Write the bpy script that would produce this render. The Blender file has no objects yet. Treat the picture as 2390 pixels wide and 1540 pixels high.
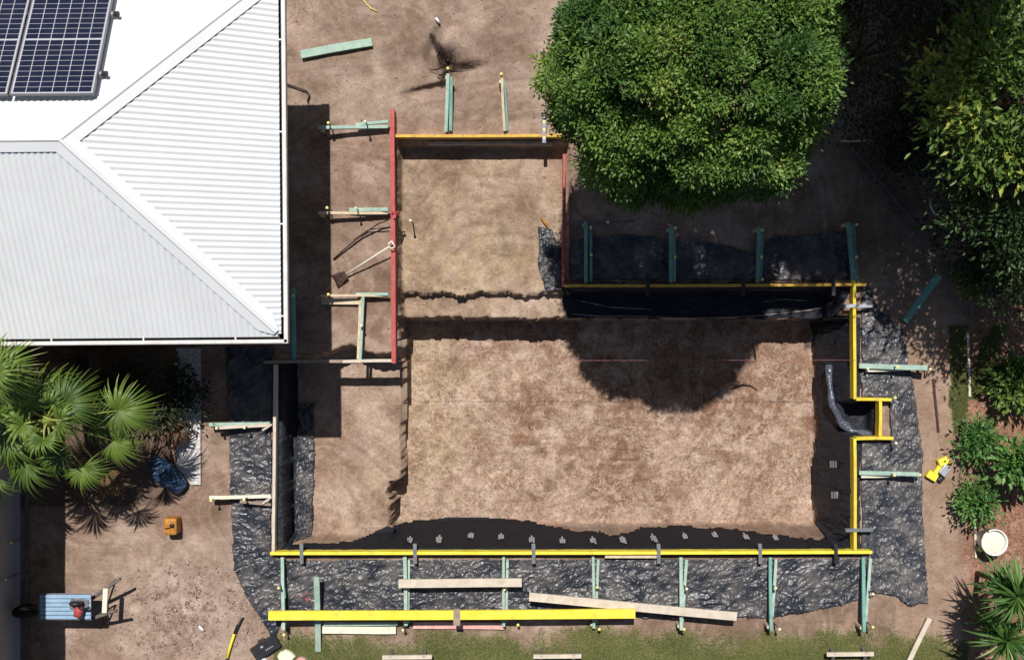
import bpy, math, random
import numpy as np
from mathutils import Vector
R = math.radians
random.seed(7); rng = np.random.default_rng(11)
SC = bpy.context.scene; COL = SC.collection

# ------------------------------------------------------------------ camera
H = 18.0; F = 2785.0; CU, CV = 1195.0, 770.0           # altitude, focal length and centre (photo measured 2390 px wide)
cam = bpy.data.cameras.new('camera'); co = bpy.data.objects.new('camera', cam); COL.objects.link(co)
cam.sensor_width = 36; cam.lens = 36*F/2390; cam.clip_end = 500
co.location = (0, 0, H); co.rotation_euler = (0, 0, 0); SC.camera = co
# ------------------------------------------------------------------ sky and sun
SX, SY = .062, -.449                                     # metres a shadow moves per metre of height
sd = Vector((-SX, -SY, 1)).normalized()
w = bpy.data.worlds.new('World'); SC.world = w; w.use_nodes = True
nt = w.node_tree; bg = nt.nodes['Background']
sky = nt.nodes.new('ShaderNodeTexSky'); sky.sky_type = 'NISHITA'; sky.sun_disc = False
sky.sun_elevation = math.asin(sd.z); sky.sun_rotation = math.atan2(sd.x, sd.y)
nt.links.new(sky.outputs[0], bg.inputs[0]); bg.inputs[1].default_value = .05
sl = bpy.data.lights.new('sun', 'SUN'); sl.energy = 5.0; sl.angle = R(.5); sl.color = (1, .955, .90)
so = bpy.data.objects.new('sun', sl); COL.objects.link(so); so.location = (-2, 8, 20)
so.rotation_euler = (-sd).to_track_quat('-Z', 'Y').to_euler()
vs = SC.view_settings; vs.view_transform = 'Standard'; vs.look = 'None'; vs.gamma = 1; vs.exposure = .08
SC.cycles.max_bounces = 6; SC.cycles.transparent_max_bounces = 8

def P(u, v, z=0.):
    return Vector(((u-CU)/F*(H-z), -(v-CV)/F*(H-z), z))

# ------------------------------------------------------------------ noise
def perlin(x, y, seed=0):
    xi = np.floor(x).astype(np.int64); yi = np.floor(y).astype(np.int64)
    xf = x-xi; yf = y-yi
    def g(ix, iy):
        h = (ix*374761393 + iy*668265263 + seed*982451653) & 0xffffffff
        h = ((h ^ (h >> 13))*1274126177) & 0xffffffff
        a = (h ^ (h >> 16)).astype(np.float64)/4294967295.*2*np.pi
        return np.cos(a), np.sin(a)
    u = xf*xf*xf*(xf*(xf*6-15)+10); v = yf*yf*yf*(yf*(yf*6-15)+10)
    def d(ix, iy, fx, fy):
        c, s = g(ix, iy); return c*fx+s*fy
    a = d(xi, yi, xf, yf); b = d(xi+1, yi, xf-1, yf)
    c = d(xi, yi+1, xf, yf-1); e = d(xi+1, yi+1, xf-1, yf-1)
    return ((a*(1-u)+b*u)*(1-v)+(c*(1-u)+e*u)*v)*1.5
def fbm(x, y, s, o=4, seed=0):
    r = np.zeros_like(x, dtype=float); a = 1.; t = 0
    for i in range(o):
        r += a*perlin(x*s, y*s, seed+i*17); t += a; a *= .5; s *= 2.03
    return r/t
def ss(a, b, x):
    t = np.clip((x-a)/(b-a), 0, 1); return t*t*(3-2*t)

# ------------------------------------------------------------------ the height of the ground
MAIN = -1.4; SHELF = -.58; SPA = -.38; PLAT = -.68
def pit(x, y, x0, x1, y0, y1, wx0=.05, wx1=.05, wy0=.05, wy1=.05, j=.03, seed=3):
    n = j*(perlin(x*3.1, y*3.1, seed)+.6*perlin(x*9, y*9, seed+1)+.3*perlin(x*22, y*22, seed+2))
    d = np.minimum(np.minimum((x-x0+n)/wx0, (x1-x+n)/wx1), np.minimum((y-y0+n)/wy0, (y1-y+n)/wy1))
    return np.clip(d, 0, 1)
def height(x, y, rough=True, jit=1.):
    x = np.asarray(x, float); y = np.asarray(y, float)
    z = .02*fbm(x, y, .5, 3, 40)
    # small knocked about mound in the lower left, slightly raised bank by the north board
    m = np.exp(-(((x+5.0)/1.15)**2+((y+4.35)/.75)**2))
    z = z+.26*m*(1+1.9*fbm(x, y, 1.9, 4, 50))+m*(.11*np.abs(fbm(x, y, 3.6, 3, 51))+.075*np.abs(fbm(x, y, 10, 3, 53))+.05*fbm(x, y, 22, 2, 54))
    z = z+.010*perlin(x*1.7-y*1.5, y*5+x*4, 52)
    hole = np.exp(-(((x+.98)/.22)**2+((y-4.05)/.2)**2)**1.3)
    hole2 = np.exp(-(((x+1.2-.35*(y-4.25))/.09)**2+((y-4.35)/.25)**2))
    hole3 = np.exp(-(((x+.66)/.22)**2+((y-3.98)/.06)**2))
    z = z-.38*hole-.16*hole2-.14*hole3
    # gouges left of the hole
    g = np.exp(-((y-3.62-.25*(x+1.35))/.045)**2)*ss(-1.75, -1.5, x)*(1-ss(-1.0, -.9, x)); z = z-.08*g
    base = z
    z = base
    z = z+(SPA-z)*pit(x, y, -1.74, 5.1, .5, 2.86, j=.02*jit, wy1=.06, seed=60)*(x < .86)
    z = np.minimum(z, np.where(True, SHELF*pit(x, y, -1.73, 4.98, .1, .6, j=.05*jit, wx1=.12, wy0=.05, seed=61), 0))
    lip = .63; z = np.minimum(z, SHELF*pit(x, y, .86, 4.98, .1, lip+.04, j=.01*jit, wx1=.15, seed=62))
    z = np.minimum(z, PLAT*pit(x, y, -3.50, -1.6, -3.35, -.38, j=.02*jit, wx0=.03, wy0=.16, seed=63))
    z = np.minimum(z, -.55*pit(x, y, -2.85, -1.75, -.6, -.30+.06*np.sin(x*7), j=.04*jit, seed=64))
    z = np.minimum(z, MAIN*pit(x, y, -1.74, 5.16, -3.33, .21, j=.025*jit, wx0=.02, wx1=.27, wy0=.21, wy1=.05, seed=65))
    z = np.minimum(z, MAIN*pit(x, y, -1.95, -1.6, -3.33, -2.36, j=.09*jit, wy0=.21, seed=66))
    z = np.minimum(z, -.45*pit(x, y, 5.0, 5.52, -1.62, -1.05, j=.01*jit, wx1=.06, seed=67))
    if rough:
        deep = (z < -.2)
        z = z+.020*fbm(x, y, 2.6, 3, 70)+.006*fbm(x, y, 13, 3, 71)*(1+1.2*deep)
        # scrape marks of the bucket and trodden ruts, in wandering directions
        a_ = 1.2*perlin(x*.5, y*.5, 76); sx_ = x*np.cos(a_)+y*np.sin(a_); sy_ = -x*np.sin(a_)+y*np.cos(a_)
        z = z+.011*perlin(sx_*1.1, sy_*8, 77)*ss(-.1, .4, perlin(x*.8, y*.8, 78))
        z = z+deep*.010*np.abs(fbm(x, y, 9, 2, 72))
        # dragged bucket marks in the pit floor
        z = z+np.where(z < MAIN+.15, .008*perlin(x*2+y*1.2, y*7, 75), 0)
    e = ss(8.3, 8.7, np.abs(x)) ; e2 = ss(5.6, 5.9, np.abs(y)); k = (1-e)*(1-e2)
    return z*k
def hz(p):
    return float(height(np.array([p[0]]), np.array([p[1]]))[0])
def onG(u, v, z0=0., dz=0.):
    """point of the ground seen at a pixel of the photograph's plan"""
    z = z0
    for _ in range(8):
        p = P(u, v, z); z = hz(p)
    p = P(u, v, z+dz); return p

# ------------------------------------------------------------------ materials
DIRTY = dict(yellow_paint=.75, bright_yellow_paint=.55, worn_yellow_paint=.8, red_paint=.5, treated_pine=.45, blue_green_pine=.4, pale_dressed_pine=.35, whitish_pine=.4, white_steel=.06, faded_blue_paint=.5, bare_pine=.4)
def mat(name, col, rough=.8, var=.15, scale=8., bump=0., bscale=40., spec=.3, metal=0., stretch=None, col2=None, sheen=0):
    m = bpy.data.materials.new(name); m.use_nodes = True; N = m.node_tree.nodes; L = m.node_tree.links
    b = N['Principled BSDF']; b.inputs['Roughness'].default_value = rough; b.inputs['Metallic'].default_value = metal
    b.inputs['Specular IOR Level'].default_value = spec
    tc = N.new('ShaderNodeTexCoord'); mp = N.new('ShaderNodeMapping'); L.new(tc.outputs['Object'], mp.inputs[0])
    if stretch: mp.inputs['Scale'].default_value = stretch
    n = N.new('ShaderNodeTexNoise'); n.inputs['Scale'].default_value = scale; n.inputs['Detail'].default_value = 6
    n.inputs['Roughness'].default_value = .65; L.new(mp.outputs[0], n.inputs[0])
    r = N.new('ShaderNodeValToRGB'); L.new(n.outputs[0], r.inputs[0])
    c2 = col2 or tuple(c*(1-2*var) for c in col)
    r.color_ramp.elements[0].position = .3; r.color_ramp.elements[1].position = .68
    r.color_ramp.elements[0].color = (*c2, 1); r.color_ramp.elements[1].color = (*[min(1, c*(1+.3*var)) for c in col], 1)
    out = r.outputs[0]
    if name in DIRTY:
        nd = N.new('ShaderNodeTexNoise'); nd.inputs['Scale'].default_value = 5.5; nd.inputs['Detail'].default_value = 9; nd.inputs['Roughness'].default_value = .78; nd.inputs['Distortion'].default_value = .5
        L.new(tc.outputs['Object'], nd.inputs[0]); md = N.new('ShaderNodeMapRange'); L.new(nd.outputs[0], md.inputs[0])
        md.inputs[1].default_value = .53; md.inputs[2].default_value = .70; md.inputs[4].default_value = DIRTY[name]
        xd = N.new('ShaderNodeMix'); xd.data_type = 'RGBA'; L.new(md.outputs[0], xd.inputs[0]); L.new(out, xd.inputs[6]); xd.inputs[7].default_value = (.26, .19, .12, 1); out = xd.outputs[2]
    L.new(out, b.inputs['Base Color'])
    if bump:
        n2 = N.new('ShaderNodeTexNoise'); n2.inputs['Scale'].default_value = bscale; n2.inputs['Detail'].default_value = 5
        L.new(mp.outputs[0], n2.inputs[0]); bp = N.new('ShaderNodeBump'); bp.inputs['Strength'].default_value = bump
        bp.inputs['Distance'].default_value = .02; L.new(n2.outputs[0], bp.inputs['Height']); L.new(bp.outputs[0], b.inputs['Normal'])
    return m
M = {}
M['roof'] = mat('white_steel', (.69, .71, .72), .42, .03, 1.5, spec=.4)
M['cap'] = mat('white_flashing', (.72, .74, .75), .45, .03, 2)
M['gutter'] = mat('white_gutter', (.66, .64, .62), .5, .12, 6)
M['wall'] = mat('render_wall', (.45, .42, .38), .9, .06, 5)
M['gutter_in'] = mat('gutter_inner_shade', (.06, .06, .06), .9, .3, 20)
M['glass'] = mat('window_glass', (.03, .04, .05), .08, .1, 3, spec=.6)
M['yellow'] = mat('yellow_paint', (.78, .62, .05), .6, .10, 3.5, .1, 60, col2=(.56, .38, .03))
M['yellow2'] = mat('bright_yellow_paint', (.86, .76, .08), .6, .06, 3.5, .1, 60, col2=(.70, .52, .03))
M['ochre'] = mat('worn_yellow_paint', (.66, .42, .05), .6, .2, 9, .1, 60, col2=(.42, .24, .05))
M['red'] = mat('red_paint', (.46, .085, .075), .6, .12, 9, .1, 60, col2=(.30, .05, .05))
M['green'] = mat('treated_pine', (.38, .50, .42), .75, .12, 6, .1, 80, col2=(.22, .34, .28))
M['greend'] = mat('blue_green_pine', (.20, .39, .33), .75, .12, 5, .1, 80, col2=(.10, .25, .22))
M['cream'] = mat('bare_pine', (.62, .52, .36), .75, .12, 9, .15, 80, col2=(.45, .36, .25))
M['pale'] = mat('pale_dressed_pine', (.60, .53, .43), .75, .1, 7, .1, 80, col2=(.47, .40, .32))
M['whitewood'] = mat('whitish_pine', (.72, .70, .56), .7, .08, 7, .1, 80)
M['brown'] = mat('brown_form_board', (.36, .27, .21), .75, .2, 9, .15, 80)
M['pink'] = mat('pink_primed_board', (.68, .42, .38), .7, .12, 8, .1, 80, col2=(.52, .24, .2))
M['capy'] = mat('yellow_cap', (.85, .74, .22), .45, .05, 9)
M['capw'] = mat('faded_cap', (.78, .74, .48), .5, .08, 9)
M['steel'] = mat('grey_steel', (.20, .21, .23), .45, .2, 12, metal=.3)
M['lsteel'] = mat('galvanised_steel', (.42, .43, .46), .45, .15, 12, metal=.2)
M['blgrey'] = mat('blue_grey_enamel', (.26, .28, .33), .5, .1, 9)
M['dark'] = mat('black_plastic_part', (.025, .026, .03), .4, .2, 12)
M['rubber'] = mat('rubber', (.02, .02, .02), .8, .2, 12)
M['blue'] = mat('faded_blue_paint', (.28, .42, .56), .6, .12, 6, col2=(.20, .32, .46))
M['bluet'] = mat('blue_tarp', (.05, .10, .19), .3, .35, 5, .5, 30, col2=(.015, .025, .05))  # blue darkened for the shade it lies in, paler mottling as highlights
M['orange'] = mat('orange_plastic', (.50, .23, .035), .5, .12, 14, col2=(.28, .10, .02))
M['white'] = mat('white_plastic', (.78, .78, .76), .45, .06, 9)
M['grey'] = mat('grey_weathered_timber', (.16, .135, .125), .85, .2, 12, .2, 60)
M['rust'] = mat('rusty_steel', (.08, .045, .035), .8, .3, 20)
M['string'] = mat('pink_string', (.42, .16, .17), .7, .1, 9)
M['bark'] = mat('bark', (.13, .095, .07), .95, .3, 10, .6, 40)
M['root'] = mat('dark_root', (.035, .022, .018), .95, .3, 20, .6, 40)
M['pebble'] = mat('exposed_aggregate', (.72, .68, .66), .85, .4, 26, .5, 60, col2=(.20, .18, .18))
M['conc'] = mat('path_concrete', (.42, .41, .42), .9, .12, 3, .2, 60)
M['pcell'] = mat('solar_cell', (.012, .014, .035), .15, .2, 6, spec=.6)
M['pgrid'] = mat('panel_back_sheet', (.42, .42, .46), .3, .05, 6)
M['pframe'] = mat('panel_frame', (.20, .20, .22), .4, .05, 6, metal=.3)

def leafmat(name, c1, c2, rough=.45, tr=.3, c3=None):
    m = bpy.data.materials.new(name); m.use_nodes = True; N = m.node_tree.nodes; L = m.node_tree.links
    b = N['Principled BSDF']; b.inputs['Roughness'].default_value = rough; b.inputs['Specular IOR Level'].default_value = .45
    a = N.new('ShaderNodeAttribute'); a.attribute_name = 'tint'
    r = N.new('ShaderNodeValToRGB'); L.new(a.outputs['Fac'], r.inputs[0])
    r.color_ramp.elements[0].color = (*c1, 1); r.color_ramp.elements[1].color = (*c2, 1)
    if c3:
        e = r.color_ramp.elements.new(.93); e.color = (*c2, 1); r.color_ramp.elements[2].color = (*c3, 1)
    L.new(r.outputs[0], b.inputs['Base Color'])
    t = N.new('ShaderNodeBsdfTranslucent'); mx = N.new('ShaderNodeMixShader'); mx.inputs[0].default_value = tr
    L.new(r.outputs[0], t.inputs[0]); L.new(b.outputs[0], mx.inputs[1]); L.new(t.outputs[0], mx.inputs[2])
    L.new(mx.outputs[0], N['Material Output'].inputs[0]); return m
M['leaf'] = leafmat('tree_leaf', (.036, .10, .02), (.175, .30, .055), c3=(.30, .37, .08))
M['leafd'] = leafmat('shade_toned_leaf', (.012, .022, .010), (.04, .055, .022), tr=.15)  # leaf colour darkened to stand for deep shade
M['leafy'] = leafmat('yellow_green_leaf', (.03, .075, .018), (.17, .27, .05), c3=(.50, .50, .10))
M['leafm'] = leafmat('part_shade_leaf', (.012, .035, .010), (.065, .12, .03), c3=(.34, .40, .12))  # partial shade and sparse lit dots put into the leaf colour
M['leafs'] = leafmat('shrub_leaf', (.03, .12, .025), (.17, .33, .08), c3=(.3, .42, .14))
M['leafp'] = leafmat('palm_leaf', (.025, .075, .015), (.19, .28, .045), .42, .35, c3=(.42, .40, .20))
M['leafc'] = leafmat('strap_leaf', (.03, .10, .02), (.15, .26, .06), c3=(.40, .42, .2))
M['grass'] = leafmat('grass_blade', (.10, .13, .035), (.24, .25, .08), .7, .2, c3=(.42, .35, .18))
M['litter'] = leafmat('mulch_chip', (.10, .05, .035), (.36, .20, .12), .9, .0, c3=(.50, .40, .28))
M['clod'] = leafmat('soil_clod', (.19, .12, .085), (.36, .26, .20), .95, 0., c3=(.5, .42, .34))

def plastic(name, dusty=.5, rough=.3, wr=.35, spec=.5, rot=.4, base=(.018, .020, .026)):
    m = bpy.data.materials.new(name); m.use_nodes = True; N = m.node_tree.nodes; L = m.node_tree.links
    b = N['Principled BSDF']; tc = N.new('ShaderNodeTexCoord')
    n = N.new('ShaderNodeTexNoise'); n.inputs['Scale'].default_value = 2.3; n.inputs['Detail'].default_value = 8; n.inputs['Roughness'].default_value = .7
    L.new(tc.outputs['Object'], n.inputs[0]); r = N.new('ShaderNodeValToRGB'); L.new(n.outputs[0], r.inputs[0])
    r.color_ramp.elements[0].position = .43; r.color_ramp.elements[1].position = .70
    r.color_ramp.elements[0].color = (*base, 1); r.color_ramp.elements[1].color = (base[0]+.17*dusty, base[1]+.145*dusty, base[2]+.12*dusty, 1)
    L.new(r.outputs[0], b.inputs['Base Color']); b.inputs['Roughness'].default_value = rough
    # crumpled facets: distance cells in coordinates that a noise has bent
    n2 = N.new('ShaderNodeTexNoise'); n2.inputs['Scale'].default_value = 3.5; n2.inputs['Detail'].default_value = 3; L.new(tc.outputs['Object'], n2.inputs[0])
    va = N.new('ShaderNodeVectorMath'); va.operation = 'SCALE'; va.inputs['Scale'].default_value = .35; L.new(n2.outputs['Color'], va.inputs[0])
    vb = N.new('ShaderNodeVectorMath'); L.new(tc.outputs['Object'], vb.inputs[0]); L.new(va.outputs[0], vb.inputs[1])
    mp = N.new('ShaderNodeMapping'); mp.inputs['Rotation'].default_value = (0, 0, rot); mp.inputs['Scale'].default_value = (1, 3.3, 1); L.new(vb.outputs[0], mp.inputs[0])
    prev = None
    for sc_, am in ((2.8, 1.), (8, .36), (21, .10)):
        v = N.new('ShaderNodeTexVoronoi'); v.feature = 'F1'; v.inputs['Scale'].default_value = sc_; L.new(mp.outputs[0], v.inputs[0])
        k = N.new('ShaderNodeMath'); k.operation = 'MULTIPLY'; L.new(v.outputs['Distance'], k.inputs[0]); k.inputs[1].default_value = am
        if prev is None: prev = k.outputs[0]
        else:
            ad = N.new('ShaderNodeMath'); L.new(prev, ad.inputs[0]); L.new(k.outputs[0], ad.inputs[1]); prev = ad.outputs[0]
    bp = N.new('ShaderNodeBump'); bp.inputs['Strength'].default_value = wr; bp.inputs['Distance'].default_value = .05
    L.new(prev, bp.inputs['Height']); L.new(bp.outputs[0], b.inputs['Normal'])
    b.inputs['Specular IOR Level'].default_value = spec
    return m
M['film'] = plastic('black_builders_film', .75, .33, .40, .40, .35, (.024, .028, .038))
M['filme'] = plastic('black_builders_film_upright', .95, .35, .40, .38, 1.3, (.034, .038, .049))
M['film2'] = plastic('smooth_black_film', .02, .65, .1, .08, 0, (.014, .015, .019))
M['filml'] = plastic('pale_film_edge_glint', .5, .4, .3, .4, .2, (.22, .19, .18))
M['filmf'] = plastic('shiny_film_fold', .5, .25, .5, .6, 1.2, (.06, .07, .10))
M['film3'] = plastic('creased_pit_film', .10, .45, .6, .08, 1.4, (.018, .021, .030))

# ground material: vertex colour carries which soil lies where, noise breaks it up
def groundmat():
    m = bpy.data.materials.new('soil'); m.use_nodes = True; N = m.node_tree.nodes; L = m.node_tree.links
    b = N['Principled BSDF']; b.inputs['Roughness'].default_value = .95; b.inputs['Specular IOR Level'].default_value = .15
    a = N.new('ShaderNodeAttribute'); a.attribute_name = 'soil'
    tc = N.new('ShaderNodeTexCoord')
    def mul(prev, scale, lo, hi, det=6, p0=.35, p1=.68, rough=.7, dist=0):
        n = N.new('ShaderNodeTexNoise'); n.inputs['Scale'].default_value = scale; n.inputs['Detail'].default_value = det
        n.inputs['Roughness'].default_value = rough; n.inputs['Distortion'].default_value = dist
        L.new(tc.outputs['Object'], n.inputs[0])
        r = N.new('ShaderNodeValToRGB'); L.new(n.outputs[0], r.inputs[0])
        r.color_ramp.elements[0].position = p0; r.color_ramp.elements[1].position = p1
        r.color_ramp.elements[0].color = (*lo, 1); r.color_ramp.elements[1].color = (*hi, 1)
        x = N.new('ShaderNodeMix'); x.data_type = 'RGBA'; x.blend_type = 'MULTIPLY'; x.inputs[0].default_value = 1
        L.new(prev, x.inputs[6]); L.new(r.outputs[0], x.inputs[7]); return x.outputs[2], n
    c, _ = mul(a.outputs['Color'], 1.3, (.80, .75, .71), (1.22, 1.23, 1.24))
    c, _ = mul(c, 5, (.80, .77, .74), (1.15, 1.15, 1.15), dist=.6)
    c0 = c; c, n = mul(c, 24, (.74, .73, .72), (1.26, 1.26, 1.26), 4, .38, .64)
    gm = N.new('ShaderNodeMath'); gm.operation = 'MULTIPLY_ADD'; L.new(a.outputs['Alpha'], gm.inputs[0]); gm.inputs[1].default_value = .7; gm.inputs[2].default_value = .3; gm.use_clamp = True
    gx = N.new('ShaderNodeMix'); gx.data_type = 'RGBA'; L.new(gm.outputs[0], gx.inputs[0]); L.new(c0, gx.inputs[6]); L.new(c, gx.inputs[7]); c = gx.outputs[2]
    def layer(prev, scale, dist, p, wd, colr, mscale, mlo, mhi, amt):
        """thin squiggles where the noise passes p, in patches, and only as strongly as the soil's alpha says"""
        n = N.new('ShaderNodeTexNoise'); n.inputs['Scale'].default_value = scale; n.inputs['Detail'].default_value = 3; n.inputs['Distortion'].default_value = dist
        L.new(tc.outputs['Object'], n.inputs[0])
        s1 = N.new('ShaderNodeMath'); s1.operation = 'SUBTRACT'; L.new(n.outputs[0], s1.inputs[0]); s1.inputs[1].default_value = p
        s2 = N.new('ShaderNodeMath'); s2.operation = 'ABSOLUTE'; L.new(s1.outputs[0], s2.inputs[0])
        mr = N.new('ShaderNodeMapRange'); L.new(s2.outputs[0], mr.inputs[0]); mr.inputs[1].default_value = 0; mr.inputs[2].default_value = wd; mr.inputs[3].default_value = 1; mr.inputs[4].default_value = 0
        m1 = N.new('ShaderNodeTexNoise'); m1.inputs['Scale'].default_value = mscale; m1.inputs['Detail'].default_value = 3; L.new(tc.outputs['Object'], m1.inputs[0])
        m2 = N.new('ShaderNodeMapRange'); L.new(m1.outputs[0], m2.inputs[0]); m2.inputs[1].default_value = mlo; m2.inputs[2].default_value = mhi
        x1 = N.new('ShaderNodeMath'); x1.operation = 'MULTIPLY'; L.new(mr.outputs[0], x1.inputs[0]); L.new(m2.outputs[0], x1.inputs[1])
        x2 = N.new('ShaderNodeMath'); x2.operation = 'MULTIPLY'; L.new(x1.outputs[0], x2.inputs[0]); L.new(a.outputs['Alpha'], x2.inputs[1])
        x3 = N.new('ShaderNodeMath'); x3.operation = 'MULTIPLY'; L.new(x2.outputs[0], x3.inputs[0]); x3.inputs[1].default_value = amt
        x = N.new('ShaderNodeMix'); x.data_type = 'RGBA'; L.new(x3.outputs[0], x.inputs[0]); L.new(prev, x.inputs[6]); x.inputs[7].default_value = (*colr, 1); return x.outputs[2]
    c = layer(c, 5.2, 1.6, .5, .035, (.56, .44, .34), 1.5, .46, .62, .75)
    c = layer(c, 12, 1.0, .47, .045, (.54, .42, .34), 2.1, .47, .62, .6)
    c = layer(c, 17, .8, .66, .09, (.13, .08, .06), 1.9, .46, .6, .75)
    L.new(c, b.inputs['Base Color'])
    n3 = N.new('ShaderNodeTexNoise'); n3.inputs['Scale'].default_value = 30; n3.inputs['Detail'].default_value = 8; n3.inputs['Roughness'].default_value = .7
    L.new(tc.outputs['Object'], n3.inputs[0])
    bp = N.new('ShaderNodeBump'); bp.inputs['Strength'].default_value = .55; bp.inputs['Distance'].default_value = .04
    L.new(n3.outputs[0], bp.inputs['Height']); L.new(bp.outputs[0], b.inputs['Normal'])
    return m
M['soil'] = groundmat()

# ------------------------------------------------------------------ object helpers
OFF = {}
def tag(o, label=None, cat=None, group=None, kind=None):
    if label: o['label'] = label
    if cat: o['category'] = cat
    if group: o['group'] = group
    if kind: o['kind'] = kind
    return o
def thing(name, label, cat, loc, group=None):
    o = bpy.data.objects.new(name, None); COL.objects.link(o); o.location = loc; o.empty_display_size = .1
    OFF[o] = Vector(loc); return tag(o, label, cat, group)
def mesh_np(name, verts, faces, m, parent=None, smooth=False, tint=None, tname='tint', loc=None):
    """verts (n,3), faces (k,3|4) arrays -> one mesh object; top-level objects get their origin at loc"""
    verts = np.asarray(verts, float)
    off = OFF[parent] if parent is not None else Vector(loc if loc is not None else (0, 0, 0))
    verts = verts-np.array(off[:])
    me = bpy.data.meshes.new(name); faces = np.asarray(faces, np.int32); k, n = faces.shape
    me.vertices.add(len(verts)); me.vertices.foreach_set('co', verts.astype(np.float32).ravel())
    me.loops.add(k*n); me.loops.foreach_set('vertex_index', faces.ravel())
    me.polygons.add(k); me.polygons.foreach_set('loop_start', np.arange(0, k*n, n, dtype=np.int32))
    if smooth: me.polygons.foreach_set('use_smooth', np.ones(k, bool))
    me.update(calc_edges=True)
    if tint is not None:
        if tint.ndim == 1:
            at = me.attributes.new(tname, 'FLOAT', 'POINT'); at.data.foreach_set('value', tint.astype(np.float32))
        else:
            at = me.attributes.new(tname, 'FLOAT_COLOR', 'POINT'); at.data.foreach_set('color', tint.astype(np.float32).ravel())
    me.materials.append(m)
    o = bpy.data.objects.new(name, me); COL.objects.link(o); OFF[o] = off
    if parent is not None: o.parent = parent
    else: o.location = off
    return o
class MB:
    def __init__(s): s.v = []; s.f = []; s.sm = []
    def add(s, vs, fs, smooth=False):
        n = len(s.v); s.v += [tuple(p) for p in vs]
        for f in fs: s.f.append(tuple(i+n for i in f)); s.sm.append(smooth)
    def hexa(s, p):  # 8 points: bottom 4 ccw, top 4
        s.add(p, [(3, 2, 1, 0), (4, 5, 6, 7), (0, 1, 5, 4), (1, 2, 6, 5), (2, 3, 7, 6), (3, 0, 4, 7)])
    def bar(s, a, b, w_, h, up=Vector((0, 0, 1)), segs=1, warp=0.):
        """rectangular timber from a to b, w_ wide, h deep; a and b lie on the middle of its TOP face"""
        a = Vector(a); b = Vector(b); d = (b-a).normalized(); x = d.cross(up)
        if x.length < 1e-4: x = Vector((1, 0, 0))
        x.normalize(); z = x.cross(d).normalized()
        ph = random.random()*6; prev = None; vs = []; fs = []
        for i in range(segs+1):
            t = i/segs; c = a+(b-a)*t+x*warp*math.sin(ph+t*4)+z*warp*.5*math.sin(ph*2+t*5)
            vs += [c-x*w_/2-z*h, c+x*w_/2-z*h, c+x*w_/2, c-x*w_/2]
        for i in range(segs):
            o = i*4
            for k in range(4): fs.append((o+k, o+(k+1) % 4, o+4+(k+1) % 4, o+4+k))
        fs.append((3, 2, 1, 0)); o = segs*4; fs.append((o, o+1, o+2, o+3))
        s.add(vs, [f[::-1] for f in fs])
    def tube(s, pts, r, n=8, cap=True):
        pts = [Vector(p) for p in pts]; rs = r if isinstance(r, (list, tuple)) else [r]*len(pts)
        vs = []; fs = []; xa = None
        for i, p in enumerate(pts):
            d = (pts[min(i+1, len(pts)-1)]-pts[max(i-1, 0)]).normalized()
            if xa is None: xa = d.orthogonal().normalized()
            xa = (xa-d*xa.dot(d)).normalized(); ya = d.cross(xa)
            for k in range(n):
                t = 2*math.pi*k/n; vs.append(p+(xa*math.cos(t)+ya*math.sin(t))*rs[i])
        for i in range(len(pts)-1):
            for k in range(n): fs.append((i*n+k, i*n+(k+1) % n, (i+1)*n+(k+1) % n, (i+1)*n+k))
        if cap: fs.append(tuple(range(n))[::-1]); fs.append(tuple(range((len(pts)-1)*n, len(pts)*n)))
        s.add(vs, fs, True)
    def lathe(s, c, prof, n=20, ax=None):
        c = Vector(c); vs = []; fs = []
        q = Vector((0, 0, 1)).rotation_difference(Vector(ax)) if ax is not None else None
        for r_, z in prof:
            for k in range(n):
                t = 2*math.pi*k/n; p = Vector((r_*math.cos(t), r_*math.sin(t), z)); p = q @ p if q else p; vs.append(c+p)
        for i in range(len(prof)-1):
            for k in range(n): fs.append((i*n+k, i*n+(k+1) % n, (i+1)*n+(k+1) % n, (i+1)*n+k))
        fs.append(tuple(range(n))[::-1]); fs.append(tuple(range((len(prof)-1)*n, len(prof)*n)))
        s.add(vs, fs, True)
    def build(s, name, m, parent=None, loc=None, bevel=0.):
        off = OFF[parent] if parent is not None else Vector(loc if loc is not None else (0, 0, 0))
        me = bpy.data.meshes.new(name); me.from_pydata([tuple(Vector(v)-off) for v in s.v], [], s.f)
        me.polygons.foreach_set('use_smooth', s.sm); me.materials.append(m); me.update()
        o = bpy.data.objects.new(name, me); COL.objects.link(o); OFF[o] = off
        if parent is not None: o.parent = parent
        else: o.location = off
        if bevel:
            b = o.modifiers.new('bevel', 'BEVEL'); b.width = bevel; b.segments = 2
        return o
def board(name, m, a, b, w_, h, label, cat='board', group=None, warp=.004, bevel=.004):
    mb = MB(); mb.bar(a, b, w_, h, segs=8, warp=warp); a = Vector(a)
    return tag(mb.build(name, M[m], loc=a, bevel=bevel), label, cat, group)

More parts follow.
